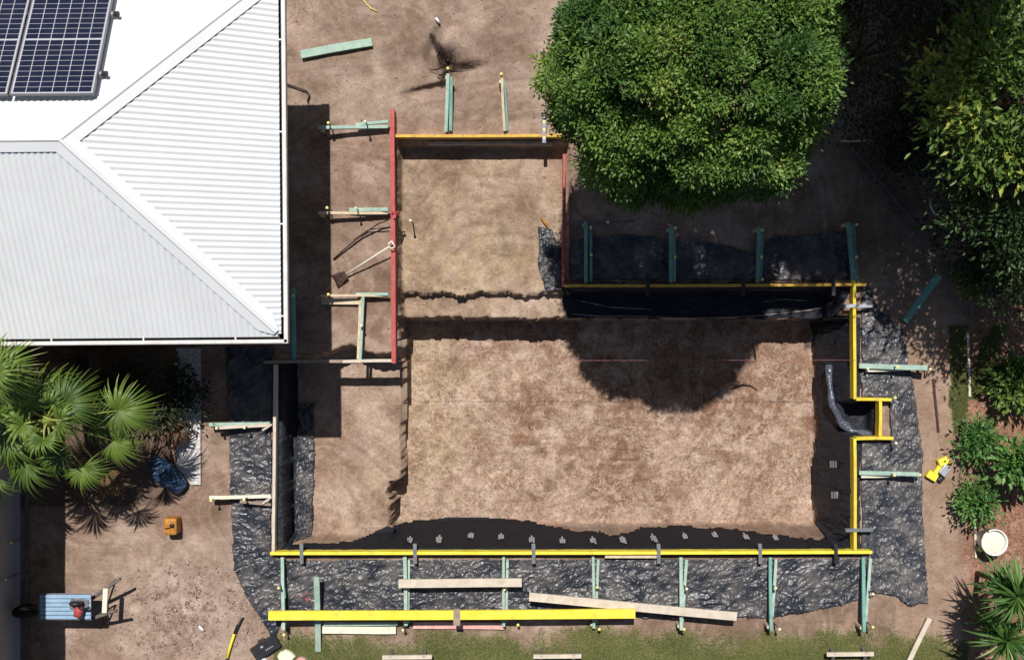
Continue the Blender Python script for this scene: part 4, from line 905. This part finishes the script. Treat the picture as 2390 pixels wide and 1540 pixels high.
# ------------------------------------------------------------------ paths and edging
def slab(name, poly, zt, th, m, label=None, cat=None, kind=None):
    w = [P(u, v, zt) for u, v in poly]; n = len(w); mb = MB(); mb.add([p for p in w]+[p-ez*th for p in w], [tuple(range(n))[::-1]] + [tuple(range(n, 2*n))]+[(i, (i+1) % n, n+(i+1) % n, n+i) for i in range(n)])
    o = mb.build(name, M[m], loc=w[0]); 
    for f in o.data.polygons: pass
    if kind: o['kind'] = kind
    else: tag(o, label, cat)
    return o
slab('pebble_path', [(412, 812), (467, 812), (468, 1131), (446, 1131), (412, 1090)], .05, .1, 'pebble', kind='structure')
slab('concrete_path', [(-60, 830), (46, 830), (46, 1560), (-60, 1560)], .04, .1, 'conc', kind='structure')
def edging(pts, label, m='grey', wd=.025, z=.05):
    mb = MB()
    w = [onG(u, v) for u, v in pts]
    for a, b in zip(w, w[1:]): mb.bar(a+ez*z, b+ez*z, wd, z+.05, segs=3, warp=.006)
    tag(mb.build('garden_edging', M[m], loc=w[0]), label, 'garden edging', 'timber edging of the right hand garden bed')
edging([(1985, 345), (2100, 480), (2180, 570), (2250, 672)], 'long weathered edging board running diagonally through deep tree shade')
edging([(1962, 330), (2040, 330)], 'short pale edging board at the right foot of the big tree', 'pale')
edging([(2263, 676), (2266, 740)], 'short edging board right below the yellow leaved sapling', 'grey', .05)
edging([(2257, 775), (2260, 925)], 'pale edging board beside the lawn strip on the right', 'pale', .035)
edging([(2271, 1212), (2276, 1300)], 'edging board beside the white bucket', 'pale', .03)
edging([(64, 1150), (66, 1560)], 'dark edging board along the far left concrete strip', 'grey', .05)
# round white hoop under the right tree
mb = MB(); c = P(2215, 470, .8); mb.tube([c+Vector((.27*math.cos(a_), .27*math.sin(a_), 0)) for a_ in [3.0+i*.13 for i in range(18)]], .014, 6)
tag(mb.build('garden_hoop', M['white'], loc=c), 'white plastic hoop half hidden under the right hand tree', 'hoop')
mb = MB(); c = P(2395, 600, .9); mb.tube([c+Vector((.22*math.cos(a_), .22*math.sin(a_), 0)) for a_ in [i*.2094 for i in range(31)]], .014, 6)
tag(mb.build('garden_hoop', M['capy'], loc=c), 'pale yellow hoop cut by the right edge of the picture', 'hoop')

# ------------------------------------------------------------------ foliage
def leaves(C, D, size, r, aspect=2.2, per=1, spread=.6, fold=.25, upb=.5):
    """leaf quads (kite shaped, folded on the midrib): C centres (n,3), D preferred directions (n,3)"""
    n = len(C); C = np.repeat(C, per, 0); D = np.repeat(D, per, 0); N = len(C)
    d = D+spread*r.normal(size=(N, 3)); d /= np.linalg.norm(d, axis=1)[:, None]+1e-9
    nrm = r.normal(size=(N, 3))*.6+np.array([0, 0, 1])*upb*2
    s = np.cross(d, nrm); s /= np.linalg.norm(s, axis=1)[:, None]+1e-9
    nn = np.cross(s, d); sz = size*r.uniform(.65, 1.25, N)[:, None]; wd = sz/aspect
    base = C; tip = C+d*sz-nn*sz*.12; m = C+d*sz*.45
    v0 = base; v1 = m+s*wd/2+nn*wd*fold; v2 = tip; v3 = m-s*wd/2+nn*wd*fold; v4 = m
    V = np.stack([v0, v1, v2, v3], 1).reshape(-1, 3)
    i = np.arange(N)*4; Fc = np.concatenate([np.stack([i, i+1, i+2], 1), np.stack([i, i+2, i+3], 1)])
    return V, Fc, N
def crown_pts(c, rad, nclu, r, lump=.22, seed=0, shell=.45, low=-.55):
    """cluster centres through an uneven ellipsoid, most near its outside"""
    d = r.normal(size=(nclu*2, 3)); d /= np.linalg.norm(d, axis=1)[:, None]; d = d[d[:, 2] > low][:nclu]
    k = 1+lump*(perlin(d[:, 0]*2.3+seed, d[:, 1]*2.3+d[:, 2], seed)+.7*perlin(d[:, 0]*5+d[:, 2]*2, d[:, 1]*5+seed, seed+1))
    rr = 1-shell*r.uniform(0, 1, len(d))**2.0
    return np.array(c)+d*np.array(rad)*(k*rr)[:, None], d
def tree(name, label, cat, c, rad, nclu, per, size, m, seed, spread_r=.14, aspect=2.2, lump=.22, shell=.45, base=None, group=None, tr=.12, low=-.5, gaps=0., trunk=True, yellow=.0, fine=.0, sub=0, sr=.17):
    r = np.random.default_rng(seed); base = base if base is not None else (c[0], c[1], 0.)
    t = thing(name, label, cat, base, group)
    P_, D = crown_pts(c, rad, nclu, r, lump, seed, shell, low)
    if sub:     # billows: each is a small dome of leaf rosettes
        n0 = len(P_); e = r.normal(size=(n0*sub, 3)); D0 = np.repeat(D, sub, 0); e += D0*.9+np.array([0, 0, .5]); e /= np.linalg.norm(e, axis=1)[:, None]
        rs = np.repeat(sr*r.uniform(.65, 1.35, n0), sub)[:, None]; P_ = np.repeat(P_, sub, 0)+e*rs; D = e; bt = np.repeat(r.normal(0, .16, n0), sub)+.30*(e[:, 2]-.4)  # upward rosettes tinted lighter, painting light on the billow tops
    if fine > 0:   # small billows all over the crown
        q = P_*3.1; b1 = perlin(q[:, 0]+q[:, 2]*.6, q[:, 1]-q[:, 2]*.5, seed+15); b2 = perlin(q[:, 0]*2.1+q[:, 2], q[:, 1]*2.1+q[:, 2]*.8, seed+16)
        P_ = P_+D*(fine*(b1*1.3+b2*.7))[:, None]
        k = (b1+.5*b2) > -.55; P_ = P_[k]; D = D[k]
    if gaps > 0:
        g = perlin(P_[:, 0]*2.0, P_[:, 1]*2.0+P_[:, 2]*1.3, seed+9); k = g > -gaps; k |= r.uniform(0, 1, len(k)) < .12; P_ = P_[k]; D = D[k]
    # each cluster is a rosette of leaves
    n = len(P_); C = np.repeat(P_, per, 0)+r.normal(size=(n*per, 3))*spread_r*np.array([1, 1, .6]); DD = np.repeat(D*.35+np.array([0, 0, .35]), per, 0)+.35*(C-np.repeat(P_, per, 0))/spread_r
    if sub:   # inner foliage closes the crown behind the billows
        m_ = 9000; di = r.normal(size=(m_, 3)); di /= np.linalg.norm(di, axis=1)[:, None]; di = di[di[:, 2] > -.5]
        Ci = np.array(c)+di*np.array(rad)*r.uniform(.62, .84, len(di))[:, None]; V2, F2, N2 = leaves(Ci, di, size*2.1, r, 1.6, 1, .5)
    V, Fc, N = leaves(C, DD, size, r, aspect, 1, .45)
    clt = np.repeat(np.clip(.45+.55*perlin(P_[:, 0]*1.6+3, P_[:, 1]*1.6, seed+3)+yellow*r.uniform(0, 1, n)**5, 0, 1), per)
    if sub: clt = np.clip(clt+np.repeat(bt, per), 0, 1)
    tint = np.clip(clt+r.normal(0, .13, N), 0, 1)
    if sub: Fc = np.concatenate([Fc, F2+len(V)]); V = np.concatenate([V, V2]); tint = np.concatenate([tint, r.uniform(0, .25, N2)])  # inner leaves tinted dark to paint the shade inside the crown
    mesh_np('crown', V, Fc, M[m], t, tint=np.repeat(tint, 4))
    if trunk:
        mb = MB(); b = Vector(base); cc = Vector(c); f_ = cc-ez*rad[2]*.45
        mb.tube([b-ez*.1, b.lerp(f_, .5)+Vector((tr*.4, -tr*.3, 0)), f_, cc], [tr, tr*.8, tr*.6, tr*.3], 10)
        for k in range(9):
            a_ = k*2.4+seed; e = cc+Vector((math.cos(a_)*rad[0]*.7, math.sin(a_)*rad[1]*.7, rad[2]*(.1+.5*((k*7) % 5)/5-.2)))
            s_ = b.lerp(f_, .75+.05*(k % 5)); mid = s_.lerp(e, .5)+ez*.08*rad[2]
            mb.tube([s_, mid, e], [tr*.45, tr*.28, tr*.1], 6)
        mb.build('trunk', M['bark'], t)
    return t
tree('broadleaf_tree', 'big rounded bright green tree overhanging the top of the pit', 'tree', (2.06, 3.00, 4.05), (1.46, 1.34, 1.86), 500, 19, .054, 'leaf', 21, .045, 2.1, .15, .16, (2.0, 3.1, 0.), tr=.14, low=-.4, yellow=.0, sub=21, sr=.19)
tree('broadleaf_tree', 'yellow green leafed tree with gaps at the right edge, lit from above', 'tree', (6.0, 2.75, 3.8), (1.0, 1.0, .8), 330, 26, .12, 'leafy', 33, .13, 2.6, .3, .45, gaps=.2, tr=.1, yellow=.5)
tree('broadleaf_tree', 'broad leafed tree in shade tones at the right edge below the yellow green one', 'tree', (6.55, 1.7, 3.0), (1.0, .75, .7), 300, 20, .09, 'leafm', 34, .14, 2.4, .3, .55, gaps=.12, tr=.09)
tree('broadleaf_tree', 'low branches at the right edge beside the yellow leaved sapling', 'tree', (7.1, .72, 2.2), (.78, .6, .5), 240, 18, .09, 'leafm', 41, .13, 2.4, .3, .55, gaps=.12, tr=.07)
tree('broadleaf_tree', 'tree in shade-toned leaves filling the top right corner of the picture', 'tree', (6.3, 4.4, 3.0), (1.5, 1.0, .9), 500, 24, .09, 'leafd', 35, .15, 2.4, .3, .5, gaps=.1, tr=.1)
tree('evergreen_shrub', 'evergreen in deep shade-toned leaves right of the big tree', 'shrub', (4.9, 3.9, 1.5), (1.15, 1.0, 1.0), 700, 20, .07, 'leafd', 36, .13, 2.2, .3, .5, gaps=.2, tr=.08)
tree('evergreen_shrub', 'evergreen in shade-toned leaves by the diagonal edging board', 'shrub', (6.0, 2.8, 1.0), (.75, .7, .7), 380, 20, .07, 'leafd', 37, .13, 2.2, .3, .5, gaps=.15, tr=.06)
tree('evergreen_shrub', 'bushy evergreen in shade-toned leaves below the right hand trees', 'shrub', (6.95, 1.5, 1.0), (.8, .9, .6), 420, 20, .08, 'leafd', 38, .13, 2.2, .3, .5, gaps=.15, tr=.06)
tree('evergreen_shrub', 'low plants added to darken the shade between house and palm fronds', 'shrub', (-5.35, -.95, .35), (.75, .45, .45), 260, 16, .08, 'leafd', 42, .10, 2.6, .3, .6, gaps=.1, tr=.04)  # bush added to darken this shaded spot
# tall trees standing beyond the top edge, they shade the top right
tree('tall_tree', 'tall tree beyond the top edge shading the ground right of the big tree', 'tree', (4.2, 6.45, 9.0), (1.0, 1.4, 1.3), 900, 20, .15, 'leafs', 39, .2, 2.0, .2, .8, (5.2, 6.6, 0), tr=.2)
tree('tall_tree', 'second tall tree beyond the top edge, further back', 'tree', (5.6, 8.2, 9.0), (1.9, 1.4, 1.5), 800, 20, .17, 'leafs', 40, .2, 2.0, .2, .8, tr=.2)
tree('tall_tree', 'third tall tree beyond the top right corner', 'tree', (8.1, 6.4, 8.0), (1.7, 1.7, 1.4), 800, 20, .17, 'leafs', 43, .2, 2.0, .2, .8, tr=.2)
# round shrubs
for k, (u, v, rr, lb, cat_, m_, sz) in enumerate([(2286, 1030, .26, 'round glossy green shrub beside the path, upper of two', 'shrub', 'leafs', .07), (2284, 1166, .26, 'round green shrub above the white bucket, lower of two', 'shrub', 'leafs', .07),
        (2384, 1078, .20, 'leafy plant at the right edge level with the upper round shrub', 'plant', 'leafs', .13), (2376, 892, .24, 'pale leaved plant at the right edge above the round shrubs', 'plant', 'leafy', .13), (2268, 652, .14, 'small yellow leaved sapling at the end of the diagonal edging', 'sapling', 'leafy', .09)]):
    zz = .35 if rr > .2 else .7; p = P(u, v, zz)
    tree('garden_shrub', lb, cat_, (p.x, p.y, zz), (rr, rr, rr*.8), int(75*(rr/.3)**2), 18, sz*1.15, m_, 50+k, .085, 2.4, .6, .6, tr=.02, yellow=.3)

# strap leaved plants
def strap(p, q, wd, droop, r, nseg=6, fold=.2):
    """one long leaf from p outward"""
    d = (q-p); L = d.length; d.normalize(); s = d.cross(ez)
    if s.length < .1: s = Vector((1, 0, 0))
    s.normalize(); vs = []
    for i in range(nseg+1):
        t = i/nseg; c = p+(q-p)*t-ez*droop*L*t*t; w_ = wd*(.45+.55*math.sin(min(1, t*2.2)*1.57))*(1-t**2.5)+.0015
        vs += [c-s*w_/2, c-ez*w_*fold, c+s*w_/2]
    return vs, [(i*3+k, i*3+k+1, i*3+k+4, i*3+k+3) for i in range(nseg) for k in range(2)]
def rosette(c, n, ln, wd, m, parent, r, name='leaf_head'):
    V = []; Fc = []; T = []
    for i in range(n):
        a = i*2.399+r.uniform(-.2, .2); el = R(78)*(1-(i/n))**.8-.15+r.uniform(-.1, .1); d = Vector((math.cos(a)*math.cos(el), math.sin(a)*math.cos(el), math.sin(el)))
        vs, fs = strap(c, c+d*ln*r.uniform(.75, 1.1), wd, .18+.3*(i/n), r); o = len(V); V += [tuple(v) for v in vs]; Fc += [tuple(k+o for k in f) for f in fs]; T += [float(np.clip(r.normal(.45, .25), 0, 1))]*len(vs)
    return mesh_np(name, V, np.array(Fc), M[m], parent, tint=np.array(T))
rr = np.random.default_rng(77)
for (u, v, zz, nn_, ln, lb) in ((2375, 1392, 2.0, 90, .55, 'spiky strap leaved plant at the bottom right, upper head'), (2350, 1492, 1.6, 90, .5, 'spiky strap leaved plant at the bottom right corner, lower head')):
    p = P(u, v, zz); t = thing('strap_leaf_plant', lb, 'plant', (p.x, p.y, 0), 'spiky plants in the bottom right corner')
    mb = MB(); mb.tube([Vector((p.x+.25, p.y-.1, -.1)), Vector((p.x+.15, p.y-.02, zz*.5)), p], [.04, .03, .025], 8); mb.build('stem', M['bark'], t)
    rosette(p, nn_, ln, .042, 'leafc', t, rr)
    rosette(p-ez*.35+Vector((.05, .05, 0)), 50, ln*.9, .04, 'leafc', t, rr); rosette(p-ez*.8+Vector((.1, .05, 0)), 40, ln*.85, .04, 'leafc', t, rr)

# fan palms
def fan(c, d, n_, ln, parent, hub, r, tilt=.0, lm='leafp', nm='frond'):
    """fan leaf: blade centre c, pointing d, petiole from hub"""
    d = d.normalized(); s = d.cross(ez).normalized(); s = (s+ez*float(r.uniform(-.35, .35))).normalized(); nz = s.cross(d).normalized()
    V = []; Fc = []; T = []; span = R(float(r.uniform(215, 285))); k0 = float(r.uniform(.2, .75)); ln *= float(r.uniform(.9, 1.15)); nseg = 6
    for i in range(n_):
        a = -span/2+span*i/(n_-1); dr = d*math.cos(a)+s*math.sin(a); L = ln*(1-.22*(abs(a)/(span/2))**2)*r.uniform(.78, 1.08); a += float(r.normal(0, .025)); dr = d*math.cos(a)+s*math.sin(a)
        e = dr.cross(nz).normalized(); half = L*math.tan(span/(n_-1)/2)*.5; z0 = (1-abs(a)/(span/2))*.05
        o = len(V); drp = r.uniform(.35, .95)+.05*math.sin(a*3)
        for j in range(nseg+1):
            t_ = j/nseg; p = c+dr*L*t_+nz*(.10*math.sin(t_*2.2))-ez*drp*L*t_**3.2
            w_ = (half*t_/.5 if t_ < .5 else half*(1-((t_-.5)/.5)**1.5))*1.0+.0012
            V += [tuple(p-e*w_), tuple(p+nz*w_*.55+nz*.001), tuple(p+e*w_)]
        Fc += [(o+j*3+k, o+j*3+k+1, o+j*3+k+4, o+j*3+k+3) for j in range(nseg) for k in range(2)]
        tb = float(np.clip(r.normal(k0, .12), 0, .9)); T += [tb]*((nseg-1)*3)+[min(1, tb+.25)]*6
    fr = mesh_np(nm, V, np.array(Fc), M[lm], parent, tint=np.array(T))
    mb = MB(); mid = hub.lerp(c, .5)+ez*.06; mb.tube([hub, mid, c], [.018, .014, .009], 6); mb.build('stalk', M['leafst'], fr)
M['leafdead'] = leafmat('dead_frond', (.07, .035, .015), (.24, .13, .05), .7, .1, c3=(.5, .38, .2))
M['leafst'] = mat('palm_stalk', (.30, .34, .08), .5, .1, 8)
rp = np.random.default_rng(5)
def palm(hub, leaves_, label, base=None, young=7):
    base = base or Vector((hub.x, hub.y, 0)); t = thing('fan_palm', label, 'palm', base, 'fan palms in the lower left')
    mb = MB(); pts = [base-ez*.1, base.lerp(hub, .35), base.lerp(hub, .7), hub-ez*.05]; mb.tube(pts, [.13, .11, .1, .09], 12); mb.build('trunk', M['bark'], t)
    mb = MB(); mb.lathe(hub-ez*.25, [(.10, 0), (.14, .08), (.12, .2), (.06, .33), (.01, .4)], 10); mb.build('leaf_base', M['leafst'], t)
    for (u, v, z, ln, n_) in leaves_:
        tip = P(u, v, z); d = tip-hub; dd = Vector((d.x, d.y, -.25*Vector((d.x, d.y, 0)).length)); fan(tip-d.normalized()*.12, dd, n_, ln, t, hub, rp)
    for (u, v, z, ln, n_) in (((420, 1015, .35, .34, 24), (250, 1130, .6, .36, 26)) if young > 4 else ()):
        tip = P(u, v, z); d = tip-hub; fan(tip-Vector((d.x, d.y, 0)).normalized()*.15, Vector((d.x, d.y, -.4)), n_, ln, t, hub-ez*.5, rp, lm='leafdead', nm='dead_frond')
    for k in range(young):
        a = k*2.399; d = Vector((math.cos(a)*.45, math.sin(a)*.45, .35)); fan(hub+d*.55, d, 26, .42, t, hub, rp)
palm(P(112, 978, 2.4), [(40, 985, 2.2, .5, 42), (300, 955, 2.2, .46, 44), (285, 1035, 1.9, .46, 42), (205, 1105, 1.9, .45, 44), (60, 1095, 2.1, .52, 44), (10, 1030, 2.3, .55, 40), (20, 930, 2.4, .5, 40), (160, 935, 2.7, .48, 40), (95, 915, 2.6, .48, 38), (-20, 1120, 1.9, .5, 40), (235, 985, 1.7, .4, 34), (130, 1075, 2.0, .42, 36)], 'large fan palm with broad green fronds below the white roof', young=5)
palm(P(-30, 870, 3.2), [(20, 850, 3.2, .48, 42), (30, 890, 2.8, .42, 38), (-60, 960, 3.0, .5, 30)], 'taller fan palm at the left edge whose fronds overhang the gutter', young=2)

# ------------------------------------------------------------------ grass, mulch, leaf litter
def blades(name, x, y, hgt, m, seed):
    r = np.random.default_rng(seed); n = len(x); z = height(x, y)
    a = r.uniform(0, 6.28, n); l = r.uniform(.2, 1.3, n)*hgt; h = hgt*r.uniform(.5, 1.2, n); w_ = .0035*r.uniform(.7, 1.8, n)
    b = np.stack([x, y, z-.003], 1); s = np.stack([-np.sin(a), np.cos(a), 0*a], 1)*w_[:, None]; t = b+np.stack([np.cos(a)*l, np.sin(a)*l, h], 1)
    V = np.stack([b-s, b+s, t], 1).reshape(-1, 3); Fc = np.arange(3*n).reshape(-1, 3)
    cl = .45+.5*fbm(x, y, 1.2, 3, seed); tint = np.repeat(np.clip(cl+r.normal(0, .2, n), 0, 1), 3)
    o = mesh_np(name, V, Fc, M[m], tint=tint); return tag(o, kind='stuff')
n = 150000; u = rng.uniform(640, 2260, n); v = rng.uniform(1455, 1560, n); x = (u-CU)/F*H; y = -(v-CV)/F*H
dens = ss(1462, 1545, v+60*fbm(x, y, .55, 4, 80)+60*fbm(x, y, 2.2, 4, 81)+25*fbm(x, y, 6, 3, 82))
k = rng.uniform(0, 1, n) < dens*.9
o = blades('grass', x[k], y[k], .035, 'grass', 61); tag(o, 'thin lawn grass along the bottom edge', 'grass')
n = 26000; u = rng.uniform(2215, 2350, n); v = rng.uniform(760, 1010, n); x = (u-CU)/F*H; y = -(v-CV)/F*H
e = np.abs(u-(2238+.02*(v-860)))/26+.8*fbm(x, y, 2, 3, 84); e2 = np.abs(u-(2325-.42*(v-780)))/22+.8*fbm(x, y, 2, 3, 85)
k = ((e < .8) & (rng.uniform(0, 1, n) < .9)) | ((e2 < .8) & (v < 930))
o = blades('grass', x[k], y[k], .05, 'grass', 62); tag(o, 'lawn strip beside the right hand edging board', 'grass')
n = 26000; u = rng.uniform(2225, 2420, n); v = rng.uniform(560, 1560, n); x = (u-CU)/F*H; y = -(v-CV)/F*H
k = rng.uniform(0, 1, n) < .6*ss(2235, 2290, u)
o = scatter('mulch', x[k], y[k], rng.uniform(.006, .022, k.sum()), M['litter'], .35, 63); tag(o, 'reddish bark mulch of the right hand garden bed', 'mulch')
n = 2600; u = rng.uniform(660, 2200, n); v = rng.uniform(0, 1500, n); x = (u-CU)/F*H; y = -(v-CV)/F*H
z = height(x, y); k = (np.abs(z) < .12) | (rng.uniform(0, 1, n) < .25)
o = scatter('leaf_litter', x[k], y[k], rng.uniform(.008, .02, k.sum()), M['litter'], .3, 64); tag(o, 'dry leaves and chips scattered over the site', 'leaf litter')
for nm, lb, ct in (('soil_crumbs', 'crumbs and clods of soil over the dug ground', 'soil clods'),):
    tag(bpy.data.objects[nm], lb, ct)
